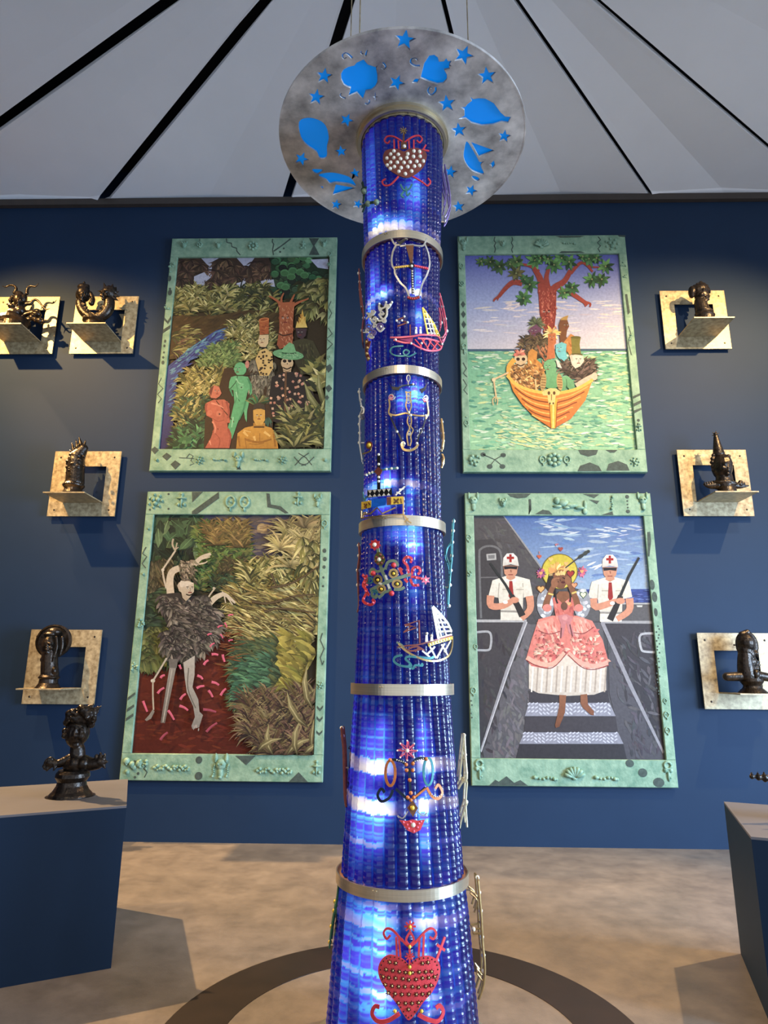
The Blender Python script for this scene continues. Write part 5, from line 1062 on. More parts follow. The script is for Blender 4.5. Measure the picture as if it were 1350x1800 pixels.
B.cap('500,1260 330,1280 200,1245', 100, 12); B.part('left_shell', .005)
B.cap('860,1270 1000,1290 1180,1272', 86, 14); B.e(1000, 1190, 46, 40, 20); B.e(1060, 1230, 44, 40, 20); B.e(985, 1240, 60, 56, 30); B.cap('1000,1180 1005,1160', 20, 14); B.part('right_shell', .005)
B.base(695, [(165, 1270), (172, 1330), (185, 1380), (195, 1430), (180, 1470), (180, 1560)])
# 8 shell-backed head, right edge
C = crop(1260, 1095, 12.857); B = Bust(C, YS, BR['LR'], 760, 'bronze profile head with thick stub arms and a shell behind, cut by the right edge')
m = MB(); c = B.w(680, 500, -60); m.ball(c, (265*B.q, 60*B.q, 330*B.q), 28, 12); m.build('shell_back', BRONZE, B.t, smooth=True)
B.e(660, 450, 200, 230); B.e(640, 620, 165, 170); B.cap('560,260 690,210', 70, 66, 0); B.cap('810,420 845,560 915,735', 60, 38, 0); B.e(905, 745, 36, 34, 0); B.e(915, 880, 62, 34, 0); B.e(925, 950, 64, 42, 0); B.e(885, 1025, 74, 54, 0); B.cap('640,700 650,950 690,1180', 150, 205); B.e(790, 880, 110, 130, 20); B.e(740, 700, 120, 150, 20); B.e(800, 560, 50, 36, 90); B.e(400, 498, 34, 22); B.e(900, 690, 50, 50, 60); B.e(800, 480, 60, 36, 140)
B.part('head', .0055)
B.cap('700,1190 480,1210 225,1215', 120, 92, 20); B.cap('760,1190 1000,1200 1420,1290', 120, 84, 20); B.part('stub_arms', .0055)
B.e(880, 1150, 85, 105, 170); B.e(900, 1240, 60, 70, 180); B.part('pendant', .0055)
B.base(780, [(230, 1250), (248, 1320), (215, 1370), (185, 1420), (205, 1470), (260, 1520), (320, 1580), (335, 1640)])
# 9 mostly outside the frame, on the right plinth
pc = Vector((2.36, 3.80, .8305)); C = crop(1320, 1240, 9.0); B = Bust(C, pc.y, .8305, 800, 'bronze bust with ridged pointed shells for arms, on the right plinth, mostly out of frame')
K = 1.0/B.q
def ew(dx, z, r, ry=None, d=0):
    B.m.ball((pc.x + dx, pc.y - d, z), (r, r, ry or r), 14, 9)
ew(0, 1.30, .085, .115); ew(0, 1.16, .06, .09); ew(0, 1.05, .11, .08); ew(0, 1.28, .03, .04, .08); ew(0, 1.22, .04, .02, .08); B.part('head_and_torso', .007)
tip = B.w(15, 1125); root = Vector((pc.x - .05, pc.y, 1.02))
for i in range(12): f = i/11; p_ = root.lerp(tip, f); B.m.ball(p_, (.014, .014 + .045*(1 - f), .014 + .052*(1 - f)), 10, 7); B.m.ball(p_ + Vector((0, 0, .016 + .05*(1 - f))), (.006, .006, .010), 6, 4)
B.m.tube([root, tip], [.055, .006], 9); r2 = Vector((2*pc.x - tip.x, pc.y, tip.z)); B.m.tube([root, r2], [.055, .006], 9); B.part('shell_arms', .005)
for a in range(9): B.m.tube([(pc.x, pc.y, 1.36), (pc.x + .15*math.cos(a*.7), pc.y + .1*math.sin(a*.7), 1.40 + .04*math.sin(a*2))], [.03, .006], 7)
B.part('spiky_hair', .005)
m = MB(); m.lathe(pc, [(.14, 0), (.135, .03), (.09, .06), (.08, .10), (.10, .13), (.095, .17)], 28); m.build('base', BRONZE, B.t)

# ------------------------------------------------------------------ metal cut-out emblems standing off the column
CA, CB, CC, CD, CE, CF = crop(480, 0, 3.0), crop(600, 380, 5.8696), crop(600, 630, 5.8696), crop(590, 900, 5.4545), crop(570, 1190, 4.39), crop(560, 1500, 4.3548)
def em(name, c, rough=.35, metal=.6): return mat('emblem_' + name, lin(c), rough, metal, var=.2, scale=40)
RED, PINK, RUST, GOLD, YELL, BLK, SILV, TEAL, SAGE, ORNG, BRWN, NAVY, PALE, JEWEL, VIOL = (em('red', (206, 58, 62), .45, .1), em('pink', (222, 96, 110), .4, .2), em('rust', (122, 62, 50), .5, .3), em('gold', (178, 148, 96), .35, .75), em('yellow', (226, 190, 62), .4, .3), em('black', (22, 20, 24), .4, .3),
    em('silver', (196, 190, 176), .3, .8), em('teal', (66, 126, 126), .4, .4), em('sage', (118, 136, 112), .5, .2), em('orange', (196, 112, 52), .45, .2), em('brown', (104, 62, 34), .5, .2), em('dark_blue', (24, 40, 60), .4, .4), em('white', (232, 226, 206), .35, .2), em('jewel', (246, 236, 214), .12, .1), em('violet', (140, 120, 170), .4, .4))
OFF = .045
class Emblem:
    def __init__(s, C, label, at, off=OFF):
        s.C, s.off = C, off; p = s.p(at); s.t = thing('metal_emblem', p, label, 'emblem', 'cut-metal emblems mounted around the column'); s.k = (on_col(*C((at[0] + 10, at[1])), off) - p).length/10
        q = on_col(*C(at), -.02); m = MB(); m.tube([q, p - radial(p)*.004], .005, 6); m.build('standoff', SILV, s.t)
    def p(s, q, dd=0): return on_col(*s.C(q), s.off + dd)
    def line(s, name, m, w_, *paths, sm_=True, dd=0, th=.005):
        for st in paths:
            b = MB(); P = P2(st) if isinstance(st, str) else st
            if sm_ and len(P) > 2: P = [tuple(v[:2]) for v in smooth_path([(x, y, 0) for x, y in P], 4)]
            W = [s.p(q, dd) for q in P]; b.ribbon(W, [radial(v) for v in W], w_*s.k, th); o = b.build(name, m, s.t)
        return o
    def fill(s, name, m, *outs, sm_=False, dd=0, th=.005, stuff=False, grid=0):
        b = MB()
        for st in outs:
            if not stuff: b = MB()
            P = P2(st) if isinstance(st, str) else st
            if sm_: P = [tuple(v[:2]) for v in smooth_path([(x, y, 0) for x, y in P], 4, True)]
            if grid:                                       # large plates bend with the column: triangulate with inner points
                n = len(P); x0, x1 = min(q[0] for q in P), max(q[0] for q in P); y0, y1 = min(q[1] for q in P), max(q[1] for q in P)
                V = [Vector(q) for q in P] + [Vector((x0 + (x1 - x0)*(i + .5)/grid, y0 + (y1 - y0)*(j + .5)/grid)) for i in range(grid) for j in range(grid)]
                vs, _, fs, *_r = delaunay_2d_cdt(V, [(i, (i+1) % n) for i in range(n)], [], 1, 1e-5)
                W = [s.p(q, dd) for q in vs]; N = [radial(v) for v in W]; k = len(W)
                b.add([p + a*th/2 for p, a in zip(W, N)] + [p - a*th/2 for p, a in zip(W, N)], [tuple(f) for f in fs] + [tuple(i + k for i in f)[::-1] for f in fs] + [(i, i + k, (i+1) % n + k, (i+1) % n) for i in range(n)])
            else:
                W = [s.p(q, dd) for q in P]; b.plate(W, [radial(v) for v in W], th, [(x, -y) for x, y in P])
            if not stuff: o = b.build(name, m, s.t)
        return b.build(name, m, s.t) if stuff else o
    def ring(s, name, m, w_, *els, dd=0):
        return s.line(name, m, w_, *[[(x + rx*math.cos(a), y + ry*math.sin(a)) for a in [2*PI*i/18 for i in range(19)]] for x, y, rx, ry in els], sm_=False, dd=dd)
    def spiral(s, name, m, w_, *sp):
        return s.line(name, m, w_, *[[(x + r*(1 - .75*i/20)*math.cos(a0 + d*i*.48), y + r*(1 - .75*i/20)*math.sin(a0 + d*i*.48)) for i in range(21)] for x, y, r, a0, d in sp], sm_=False)
    def beads(s, name, m, r, pts, dd=.004, shape=None):
        """one bead mesh, one object per bead"""
        P = P2(pts) if isinstance(pts, str) else pts
        me = None
        for q in P:
            c = s.p(q, dd)
            if me is None:
                b = MB(); b.ball(Vector(s.t['_o']), (r*s.k, r*s.k, r*s.k), 8, 5); o = b.build(name, m, s.t, smooth=True); me = o.data
            else: o = bpy.data.objects.new(name, me); COL.objects.link(o); o.parent = s.t
            o.location = c - Vector(s.t['_o'])
    def starburst(s, name, m, x, y, r, k=8, w_=6, dd=.003, a0=0):
        return s.line(name, m, w_, *[[(x + r*.15*math.cos(a), y + r*.15*math.sin(a)), (x + r*math.cos(a), y + r*math.sin(a))] for a in [a0 + 2*PI*i/k for i in range(k)]], sm_=False, dd=dd)

# pearl heart near the top
E = Emblem(CA, 'dark red heart emblem covered in pearls, highest on the column', (692, 850))
E.fill('heart_plate', RUST, '690,800 722,784 772,784 806,806 808,842 788,888 742,924 700,938 645,918 598,882 580,842 590,800 622,786 662,788', sm_=True, grid=10)
E.line('scrollwork', RED, 8, '640,792 638,736', '664,786 660,742', '718,786 716,742', '742,792 742,738', '690,752 640,722 602,720 588,742 604,756 616,742', '692,752 735,722 770,716 786,735 772,752 758,740', '662,930 622,972 588,978 576,956 594,944', '736,930 790,962 814,980 830,960 816,940', '778,812 806,764', '786,790 822,796')
E.line('crown_post', BRWN, 10, '688,752 690,690'); E.starburst('star', GOLD, 687, 690, 20, 8, 5); E.fill('crown_box', BRWN, '674,752 706,752 706,786 674,786', dd=.003)
E.beads('pearl', PALE, 10.5, '637,797 620,814 660,815 710,812 742,797 772,800 600,835 637,833 672,838 705,832 740,826 775,825 792,850 620,857 655,857 690,858 722,855 757,852 602,872 640,880 675,885 710,880 745,877 772,873 618,890 663,905 697,917 730,903 692,772')
E = Emblem(CA, 'small dark green scroll emblem just below the pearl heart', (700, 990)); E.line('scrollwork', TEAL, 9, '672,972 690,1002 718,996 732,972', '702,985 706,1030 722,1018', '690,1010 676,1030 690,1042')
E = Emblem(CA, 'dark green branch emblem on the left side of the top section', (500, 1072), .05); E.line('branches', em('bottle_green', (40, 70, 56)), 9, '468,1090 500,1072 545,1066', '470,960 480,1010 476,1070', '466,1000 492,990', '472,1120 486,1084'); E.beads('bead', SAGE, 10, '545,1066 500,1074 480,1010')

# bull mask, upper section
E = Emblem(CB, 'silver outline of a bull mask with a brown spike, below the top band', (722, 514))
E.line('mask_outline', SILV, 18, '570,290 535,360 520,440 526,510 550,552 556,600 610,690 665,745 700,832', '862,292 896,380 910,470 905,530 880,610 835,700 800,830', '515,226 550,290 600,296 632,252 682,238', '882,226 850,300 800,308 740,300 660,304 606,312')
E.fill('horn', BLK, '560,250 606,296 680,238 640,236 600,262', dd=.003); E.fill('spike', BRWN, '664,302 746,302 734,486 714,492', dd=.004)
E.line('left_arm', GOLD, 24, '548,532 700,514', dd=.004); E.line('right_arm', RED, 24, '742,510 896,542', dd=.004); E.line('spine', BLK, 24, '730,548 738,802', dd=.004)
E.beads('white_bead', PALE, 9, [(731 + .9*i, 566 + i*26) for i in range(10)], .009); E.beads('red_bead', PINK, 8, [(765 + i*20, 514 + i*4) for i in range(7)], .009); E.beads('gold_bead', YELL, 8, [(566 + i*22, 530 - i*2.4) for i in range(7)], .009)
E.fill('hub', BLK, '690,500 722,480 752,500 748,530 722,546 694,532', dd=.006); E.beads('pearl', JEWEL, 14, '726,514', .014); E.line('mouth', RUST, 30, '682,838 740,852 804,834', dd=.003); E.beads('mouth_bead', RED, 9, [(688 + i*22, 838 + 12*math.sin(i*.62)) for i in range(6)], .009)
# white scrolls at left
E = Emblem(CB, 'black and white scroll emblem on the left of the second section', (400, 1050), .05)
E.line('scrollwork', PALE, 16, '390,905 396,960 440,945 500,915', '462,888 452,945', '522,890 496,935 462,965', '388,1010 430,1062 468,1024 470,962', '262,1000 320,1024 352,980', '300,1062 340,1104 372,1062', '366,1150 402,1190 444,1150', '300,1205 270,1250', '350,1040 390,1080 440,1070', '256,1060 280,1040')
E.line('dark_backing', BLK, 34, '388,910 440,960 476,930', '270,1010 330,1040 380,1100 440,1160', '470,970 430,1060 380,1090', dd=-.006); E.spiral('spiral', VIOL, 14, (285, 1145, 40, 0, 1), (402, 1140, 42, 2, 1), (330, 1200, 34, 3, -1))
E.spiral('small_spiral', PALE, 10, (300, 1020, 26, 1, 1), (345, 1055, 22, 3, -1), (420, 1000, 24, 0, 1), (350, 1130, 24, 2, 1), (330, 985, 22, 4, -1), (270, 1180, 24, 1, 1), (440, 1080, 24, 5, 1), (400, 960, 20, 2, -1), (310, 1240, 26, 0, 1), (470, 930, 20, 3, 1))
E.beads('pearl', JEWEL, 11, '392,905 462,888 522,888 500,915 300,1062 372,1062 410,1140')
E = Emblem(CB, 'rust-brown leafy emblem low on the left of the second section', (268, 1380), .035); E.line('stem', RUST, 26, '262,1270 262,1340 262,1410 285,1480', '290,1290 276,1360'); E.beads('bead', GOLD, 11, '262,1300 270,1360 264,1420 280,1470')
# boat one
E = Emblem(CB, 'upper sailboat emblem with a red latticed hull and yellow sail', (800, 1250))
E.line('hull', PINK, 16, '505,1252 600,1252 740,1240 820,1226 920,1228 1000,1242 1040,1330', '540,1278 640,1305 720,1312 800,1355 900,1388 1010,1380 1042,1330', '790,1262 900,1268 1010,1296')
E.line('hull_lattice', RED, 12, '760,1272 830,1352', '862,1264 812,1350', '830,1270 900,1376', '930,1270 882,1372', '900,1280 980,1376', '1000,1290 940,1380', '960,1290 1032,1352', sm_=False); E.fill('bow_plate', em('plum', (110, 40, 84)), '560,1262 740,1246 730,1306 640,1300', dd=-.003)
E.line('sail', YELL, 16, '838,945 900,1030 960,1120 1012,1240', '838,945 858,1060 892,1222', '860,1000 880,1040 960,1140 990,1240', sm_=False); E.line('sail_lattice', PALE, 10, '852,1010 890,1010', '858,1060 925,1062', '866,1110 958,1112', '876,1160 985,1165', '884,1205 1000,1212', '880,1000 930,1220', '915,1050 965,1225', sm_=False)
E.line('flag', RUST, 12, '580,1072 650,1040 628,1082 688,1098 580,1136', '710,1120 710,1232', sm_=False); E.fill('crewman', PALE, '760,1170 780,1166 784,1214 760,1214', '806,1170 826,1168 830,1212 806,1212', dd=.003); E.beads('crew_head', PALE, 13, '770,1154 816,1152'); E.beads('pearl', JEWEL, 12, '570,1078 625,1076 650,1036 684,1096 720,1312 828,1312 1040,1320 560,1274')
E.line('wave', TEAL, 12, '640,1340 530,1352 505,1402 562,1440 660,1440 702,1400 662,1380 640,1412 690,1450 772,1412')

# ornate bull skull, third section
E = Emblem(CC, 'ornate silver and gold bull skull emblem in the third section', (700, 560))
E.line('skull_outline', GOLD, 16, '492,420 500,490 490,560 520,602', '880,410 890,490 896,570 868,622', '490,570 560,588 660,566 720,580 800,592 884,592', sm_=True); E.line('jaw', BLK, 16, '510,612 560,720 600,800 642,902', '870,622 840,722 800,802 782,890')
E.line('mouth', GOLD, 24, '620,880 642,938 710,950 768,922 790,882'); E.line('spine', GOLD, 12, '668,350 674,420 666,490 690,560', '716,350 712,420 722,490 702,560', '690,600 680,660 704,720 676,790 690,902', '716,600 724,650 716,700 740,740 716,800 722,860 706,905', '660,345 690,352 722,345'); E.spiral('spiral', SILV, 9, (692, 375, 30, 0, 1), (694, 445, 32, 0, -1), (520, 395, 36, 0, 1), (866, 408, 32, 3, -1), (640, 880, 26, 1, 1), (700, 770, 26, 0, 1))
E.fill('horn', BLK, '480,230 522,292 612,300 592,332 528,322', '886,250 870,322 830,364 808,320 852,300', dd=.002); E.line('brow', NAVY, 16, '590,302 640,282 690,276 762,272'); E.ring('loop', SILV, 9, (692, 205, 18, 32), (818, 748, 16, 24)); E.line('loop_tail', SILV, 9, '690,236 690,276', '812,770 780,806')
E.spiral('pink_spiral', PINK, 9, (515, 402, 28, 1, 1), (872, 430, 26, 2, 1)); E.beads('pearl', JEWEL, 14, '740,266 716,586 780,876 650,880 696,556 575,756 870,590')
# altar with a cross
E = Emblem(CC, 'altar emblem with a jewelled dark cross above yellow panels', (385, 1300))
E.line('cross_post', BLK, 30, '386,1000 386,1350', sm_=False); E.line('cross_arm', TEAL, 16, '255,1202 320,1180 440,1150 592,1132'); E.beads('pearl', JEWEL, 13, '385,992 385,1092 260,1202 290,1186 320,1176 466,1142 518,1136 575,1132 386,1226 386,1268'); E.fill('cross_heart', RUST, '340,1168 380,1120 424,1150 410,1190 384,1216', dd=.004)
E.fill('lattice_plate', BLK, '272,1360 520,1338 524,1412 272,1438', dd=-.002); E.fill('white_diamond', PALE, *['%g,%g %g,%g %g,%g' % (a - 18, y, a + 18, y - 2, a, y + s_) for i in range(5) for a, y, s_ in ((296 + i*48, 1362 - i*4, 30), (296 + i*48, 1432 - i*4, -28))], dd=.003)
E.fill('yellow_panel', YELL, '210,1482 306,1466 306,1538 210,1560', '470,1432 640,1424 640,1500 470,1514'); E.line('panel_mark', BRWN, 10, '236,1500 256,1540', '262,1500 236,1538', '280,1488 296,1510', '540,1448 590,1490', '590,1446 540,1492', '500,1450 500,1500', '612,1446 618,1490', sm_=False, dd=.004); E.fill('panel_patch', RUST, '470,1434 512,1432 512,1510 470,1512', dd=.003)
E.fill('blue_box', em('bright_blue', (30, 110, 220), .3, .2), '316,1452 462,1440 456,1512 310,1540'); E.line('rail', GOLD, 11, '205,1572 206,1650', '206,1650 420,1622 640,1610', '640,1610 640,1430', '225,1610 300,1602 370,1540 422,1602 560,1540', '222,1640 236,1590 262,1592', '640,1606 690,1680 722,1700', '650,1690 690,1650', sm_=False); E.line('side_cross', PALE, 12, '560,1412 656,1322', '596,1352 640,1348', '570,1380 612,1400', sm_=False); E.line('side_leaf', TEAL, 14, '222,1380 232,1440 240,1470', '240,1470 262,1420')
E = Emblem(CC, 'gold disc emblem on a small arm, left of the bull skull', (288, 896), .05); E.ring('disc_rim', RUST, 16, (288, 896, 24, 30)); E.beads('boss', YELL, 18, '288,896'); E.line('arm', GOLD, 10, '222,986 300,952 300,880')
# fleur scroll
E = Emblem(CD, 'sage green and red scroll cross emblem with ringed gold eyes', (490, 660))
E.line('cross', SAGE, 30, '405,350 430,520 480,640 525,760', '330,750 430,702 520,662 640,622 725,600'); E.fill('drop', em('moss', (110, 110, 52)), '420,384 462,420 474,470 440,516 396,500 372,450 388,402', sm_=True, dd=.003); E.beads('rhinestone', RUST, 15, '430,412 396,436 452,440 410,498 440,490 386,470'); E.beads('jewel', JEWEL, 22, '418,456 374,314'); E.fill('star', RED, star_pts(378, 314, 56, .1, 8, .72), dd=-.001)
E.line('shoulder_scroll', SAGE, 26, '466,545 400,572 352,546 330,584 354,606', '476,552 500,484 560,468 594,502 556,516', '510,760 470,770 440,800 410,822', '560,742 620,742 662,720', '352,760 350,800 380,820 400,790'); E.ring('eye_ring', GOLD, 20, (555, 590, 36, 38), (590, 690, 42, 34), (405, 650, 36, 38), (440, 740, 36, 34)); E.fill('eye_backing', BLK, *[[(x + 26*math.cos(a), y + 26*math.sin(a)) for a in [i*.63 for i in range(10)]] for x, y in ((555, 590), (590, 690), (405, 650), (440, 740))], dd=-.003)
E.beads('gold_eye', YELL, 16, '555,590 590,690 405,652 440,740'); E.line('pale_inlay', PALE, 18, '478,606 492,650', '500,690 516,735', '415,680 440,692', dd=.005); E.beads('red_drop', RED, 26, '536,780 362,588 556,510'); E.spiral('green_spiral', TEAL, 14, (330, 660, 40, 2, 1), (372, 780, 36, 0, -1))
E.line('red_branch', RED, 24, '700,612 690,522 652,470 680,432 728,446 716,488', '730,602 742,540 790,530 812,566 786,600', '720,618 800,634 866,656', '716,640 742,700 800,700', '640,560 612,540 640,600', '660,640 690,676', '258,602 284,642 262,702 300,762 262,850 332,890 372,860 350,840', '292,606 300,660 280,720 320,800')
E.beads('red_bead', PINK, 12, '690,560 655,470 690,438 725,460 745,560 780,536 806,566 770,632 820,642 740,690 780,700 270,610 276,680 290,760 270,830 310,880 360,870 300,700 284,640'); E.fill('red_star', PINK, star_pts(862, 652, 46, 0, 6, .5), dd=.003); E.beads('jewel', PALE, 12, '862,652')
# boat two
E = Emblem(CD, 'lower sailboat emblem with white gridded sail and gold hull', (900, 1270))
E.line('sail_edge', PALE, 24, '930,908 985,1216', '930,908 1020,1000 1075,1070 1112,1150', '985,1216 1112,1180', sm_=False); E.line('sail_bars', PALE, 14, '950,960 965,975 1012,1200', '985,985 1060,1182', '948,1012 1036,1014', '958,1060 1074,1060', '966,1105 1094,1102', '976,1150 1108,1140', sm_=False)
E.line('deck', RUST, 12, '592,1296 680,1282 800,1270 960,1226 1112,1186'); E.line('gold_rail', YELL, 24, '885,1276 1000,1240 1116,1206', dd=.003); E.line('keel', GOLD, 15, '602,1262 660,1322 740,1372 860,1420 980,1426 1080,1380 1116,1290 1120,1190'); E.line('hull_lattice', PALE, 14, '830,1330 902,1392', '902,1290 962,1402', '950,1292 868,1372', '1012,1270 1072,1372', '1042,1262 968,1402', '1102,1232 1040,1342', sm_=False); E.line('bow_scroll', RUST, 14, '640,1300 720,1332 830,1312', '690,1340 760,1382', '700,1310 780,1290 850,1330', '760,1340 800,1300'); E.line('mast_flag', RUST, 14, '806,1256 800,1040 660,1086 722,1096 650,1152 772,1110 690,1080', sm_=False)
E.fill('crewman', PALE, '862,1182 880,1178 884,1242 858,1246', '912,1200 928,1196 934,1234 908,1238', dd=.003); E.beads('crew_head', PALE, 13, '874,1166 920,1186'); E.beads('pearl', JEWEL, 9, [(905 + i*26, 1270 - i*8) for i in range(8)], .008)
E.line('wave', TEAL, 18, '802,1390 900,1402 942,1386', '640,1372 572,1390 560,1432 620,1472 722,1482 702,1440 670,1410 700,1386 820,1396', '692,1472 740,1502 762,1470 830,1472 822,1450'); E.line('whisker', SAGE, 13, '585,1250 630,1270 662,1312', '600,1298 640,1296')
# rattle heart, fifth section
E = Emblem(CE, 'open heart emblem with curling snakes and a star, fifth section', (665, 800))
E.starburst('star', PINK, 640, 568, 74, 8, 9); E.line('star_points', PINK, 8, star_pts(640, 568, 72, .1, 8, .45) + star_pts(640, 568, 72, .1, 8, .45)[:1], sm_=False); E.beads('jewel', JEWEL, 16, '640,568'); E.beads('star_bead', PALE, 7, [(640 + 76*math.cos(i*PI/4), 568 + 76*math.sin(i*PI/4)) for i in range(8)])
E.ring('left_loop', ORNG, 20, (510, 742, 38, 98)); E.ring('right_loop', TEAL, 18, (802, 730, 36, 106)); E.line('heart_bar', NAVY, 20, '640,682 600,652 555,640 505,640', '672,676 720,630 790,630', '655,700 665,902', '550,862 650,950', '782,852 700,930'); E.line('orange_bar', ORNG, 14, '782,862 692,932', dd=.004)
E.line('left_snake', NAVY, 20, '530,872 502,932 442,960 412,912 440,862 466,892'); E.line('right_snake', ORNG, 20, '790,852 830,920 880,938 910,890 880,832 856,862'); E.beads('orange_bead', ORNG, 15, '632,676 684,668 636,720 682,720 660,796 668,896 690,930 645,930 508,640 786,632 668,950'); E.beads('snake_bead', PALE, 5, [(830 + i*14, 905 + 20*math.sin(i*.6)) for i in range(6)] + [(560 + i*16, 640 + i*5) for i in range(5)] + [(700 + i*16, 650 - i*5) for i in range(5)])
E.fill('gold_diamond', BRWN, '682,952 722,1010 684,1080 640,1010', dd=.004); E.beads('gold_jewel', YELL, 18, '680,1010', .01); E.line('small_curls', SILV, 8, '645,1036 606,1090 566,1070 578,1086', '716,1036 760,1070 792,1050'); E.fill('cup', RED, '580,1106 640,1112 680,1100 720,1110 776,1100 742,1180 690,1206 640,1182', dd=.002); E.beads('cup_bead', PINK, 10, '610,1122 640,1140 650,1168 730,1130 720,1160 690,1190 745,1115 665,1120'); E.beads('jewel', JEWEL, 18, '686,1142')
# red heart at the bottom
E = Emblem(CF, 'large bright red heart emblem studded with gold beads, lowest on the column', (695, 1000))
hp = '695,852 722,826 780,792 850,786 908,816 930,880 914,968 868,1060 800,1140 740,1228 690,1276 648,1228 598,1150 530,1062 472,964 456,882 482,812 540,776 610,790 664,822'
E.fill('heart_plate', RED, hp, sm_=True, grid=12)
E.line('crown', RED, 16, '600,792 594,640', '627,796 614,650', '766,792 772,660', '800,784 806,620', '700,600 670,660 696,702 730,660 700,600', '632,652 694,712 762,660', '642,672 572,592 522,576 498,610 520,654 550,626', '742,682 822,592 872,576 900,614 880,654 850,640', '697,702 697,862', sm_=True)
E.line('cross', RED, 20, '900,822 966,640', '905,698 966,742', sm_=False); E.line('feet', RED, 28, '620,1226 532,1280 452,1284 410,1230 430,1172 466,1176', '760,1232 832,1270 912,1284 954,1220 930,1166 898,1184'); E.starburst('star', RED, 700, 560, 44, 8, 12); E.starburst('star', RED, 697, 790, 36, 8, 9)
G = P2('543,832 590,840 795,842 838,835 517,890 568,898 618,905 665,912 718,912 770,908 820,908 865,905 495,945 537,952 588,955 645,960 690,968 745,965 795,955 843,952 888,945 510,1005 562,1015 612,1020 660,1022 718,1022 765,1025 820,1018 860,1010 532,1070 585,1075 637,1080 690,1080 748,1080 795,1078 843,1075 610,1145 665,1148 715,1148 765,1143 585,1208 688,1195 788,1208')
sb = E.fill('dark_star', BLK, *[star_pts(x, y, 22, .3*i, 6, .45) for i, (x, y) in enumerate(G)], dd=.003, th=.002, stuff=True); sb['kind'] = 'stuff'
E.beads('gold_bead', GOLD, 9, G, .008); E.beads('large_gold_bead', YELL, 14, '697,870 697,918 700,564 697,716 585,1208 788,1208', .01); E.beads('rim_bead', BLK, 5.5, [tuple(v[:2]) for v in smooth_path([(695 + (x - 695)*.93, 1010 + (y - 1010)*.93, 0) for x, y in P2(hp)], 2, True)], .003)

# emblems on the two sides, seen edge-on: the outline stands away from the glass at the axis plane and repeats round the side
def side(C, label, strokes, m, beads=(), bm=JEWEL, da=.16, more=()):
    pts = [p for _, st in strokes for p in P2(st)]; c = at_y(*C(pts[len(pts)//2]), AY)
    t = thing('metal_emblem', c, label, 'emblem', 'cut-metal emblems mounted around the column')
    def turn(p, a):
        u, v = p.x - AX, p.y - AY; return Vector((AX + u*math.cos(a) - v*math.sin(a), AY + u*math.sin(a) + v*math.cos(a), p.z))
    k = .003
    for w_, st in strokes:
        P = smooth_path([at_y(*C(p), AY) for p in P2(st)], 4) if len(P2(st)) > 2 else [at_y(*C(p), AY) for p in P2(st)]
        for a in (-da, 0, da):
            b = MB(); W = [turn(p, a) for p in P]; b.tube(W, w_*k*.5, 6); b.build('bar', m, t)
        for i in range(0, len(P), 5):
            b = MB(); b.tube([turn(P[i], a) for a in (-da, -da/2, 0, da/2, da)], w_*k*.35, 5); b.build('rung', m, t)
    for w_, st in more:
        b = MB(); b.tube(smooth_path([at_y(*C(p), AY) for p in P2(st)], 4), w_*k*.6, 7); b.build('snake', NAVY, t)
    for q in beads:
        p = at_y(*C(q), AY); b = MB(); b.ball(p, .010, 8, 5); b.build('bead', bm, t, smooth=True)
    p = at_y(*C(pts[len(pts)//2]), AY); n = radial(p); b = MB(); b.tube([p, p - n*max(.02, (Vector((p.x - AX, p.y - AY)).length - col_r(p.z) + .015))], .004, 6); b.build('standoff', SILV, t)
side(CA, 'violet latticed emblem edge-on at the right of the top section', [(3, '905,895 918,960 930,1030 934,1100 918,1150 905,1170'), (3, '890,900 898,970 912,1040 900,1110')], VIOL, P2('930,1030 905,1165'))
side(CB, 'dark beaded emblem edge-on at the upper left of the second section', [(2.5, '180,585 188,700 204,850 226,1050 212,1200 222,1330'), (2.5, '182,720 194,860 206,960')], RUST, P2('180,590 190,680 196,760 206,830 214,930 230,1050 214,1180'))
side(CB, 'pink and silver emblem edge-on at the right of the second section', [(2.5, '1016,830 1042,930 1066,1040 1086,1180 1070,1250 1040,1290'), (2.5, '1010,980 1030,1090 1020,1160')], PINK, P2('1016,832 1044,935 1072,1060 1088,1185 1030,1100'))
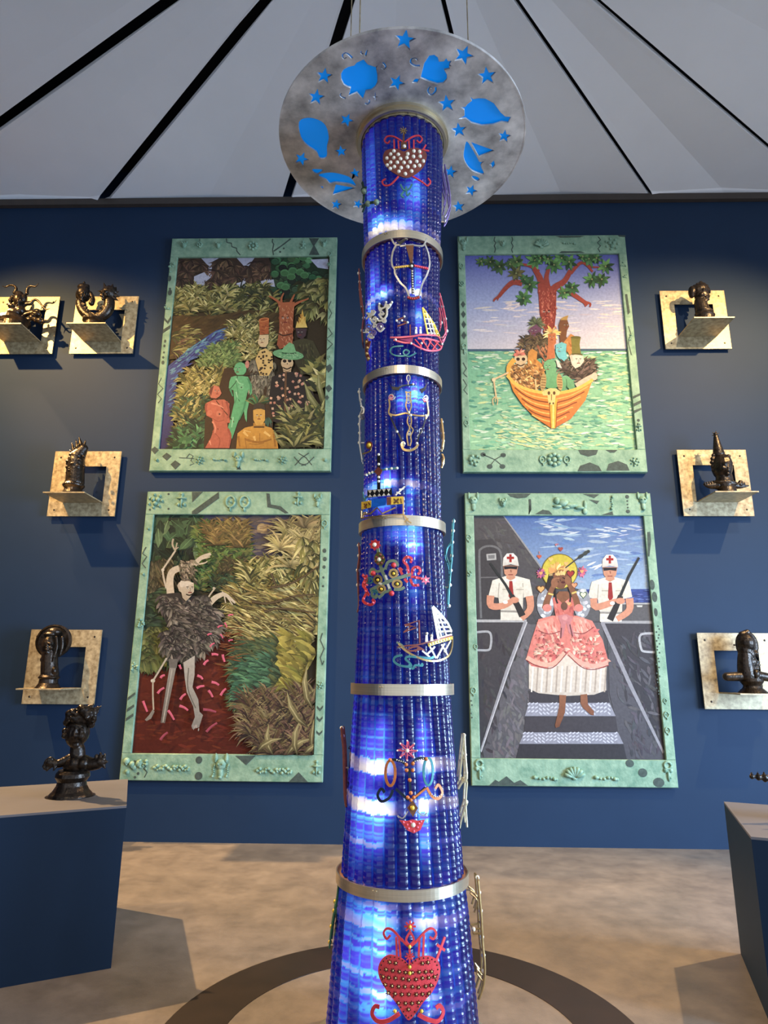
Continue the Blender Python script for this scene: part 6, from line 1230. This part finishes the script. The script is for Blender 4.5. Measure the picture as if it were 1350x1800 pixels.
side(CC, 'silver curled emblem edge-on at the left of the third section', [(2.5, '184,340 190,430 214,540 192,600 186,680 190,780 186,870 196,950 215,1070'), (4, '205,520 230,540 228,590 205,600')], SILV, P2('184,345 200,430 190,600 186,680 190,770 186,870'))
side(CC, 'gold leaf emblem edge-on at the right of the third section', [(4, '1034,650 1046,760 1054,860 1042,940'), (4, '1040,1010 1056,1060 1042,1110')], GOLD, P2('1036,655 1046,770 1050,850'))
side(CD, 'teal lattice emblem edge-on at the right of the fourth section', [(2.5, '1132,85 1126,180 1118,290'), (2.5, '1118,290 1072,350 1060,430 1090,520 1100,620 1090,720 1082,910'), (2.5, '1118,290 1116,430 1104,560 1092,700'), (2.5, '1040,660 1030,710 1060,740')], TEAL, P2('1132,88 1126,180 1118,290 1112,420 1104,560 1096,700 1086,900'))
side(CD, 'dark rusty emblem edge-on at the left of the fourth section', [(3, '220,310 226,420 210,560 214,700 222,880 210,960')], RUST, P2('222,320 224,420 212,560 214,700'))
side(CE, 'rust sword emblem with a blue snake edge-on at the left of the fifth section', [(5, '135,390 142,470 150,540 155,700 160,900 172,985')], RUST, P2('135,395 142,455 172,980 185,930'), more=[(4, '190,540 224,580 216,680 190,740 220,840 250,878 268,832 242,790')])
side(CE, 'white beaded anchor emblem edge-on at the right of the fifth section', [(4, '1078,445 1060,600 1042,780'), (4, '1078,445 1086,600 1096,770 1062,800 1032,850'), (4, '1096,960 1062,1060 1036,1170'), (3, '1100,800 1090,960 1100,1140')], em('cream', (214, 204, 164), .35, .5), P2('1078,450 1062,590 1044,760 1086,600 1094,740 1096,965 1062,1060 1040,1150'))
side(CF, 'long gold beaded emblem edge-on at the right of the bottom section', [(4, '1216,180 1230,330 1240,450 1250,650 1265,800 1260,950 1222,1072'), (3, '1160,280 1210,330 1190,420'), (3, '1180,580 1242,575'), (3, '1210,880 1250,930')], GOLD, P2('1216,185 1228,300 1240,440 1250,640 1262,780 1262,900 1186,580'))
side(CF, 'green leaf emblem with gold stem edge-on at the left of the bottom section', [(3, '155,200 142,330 120,440 100,560 85,690'), (6, '132,370 150,480 130,600')], em('leaf_green', (56, 104, 74), .4, .4), P2('128,370 120,440 100,560 88,680'), YELL)
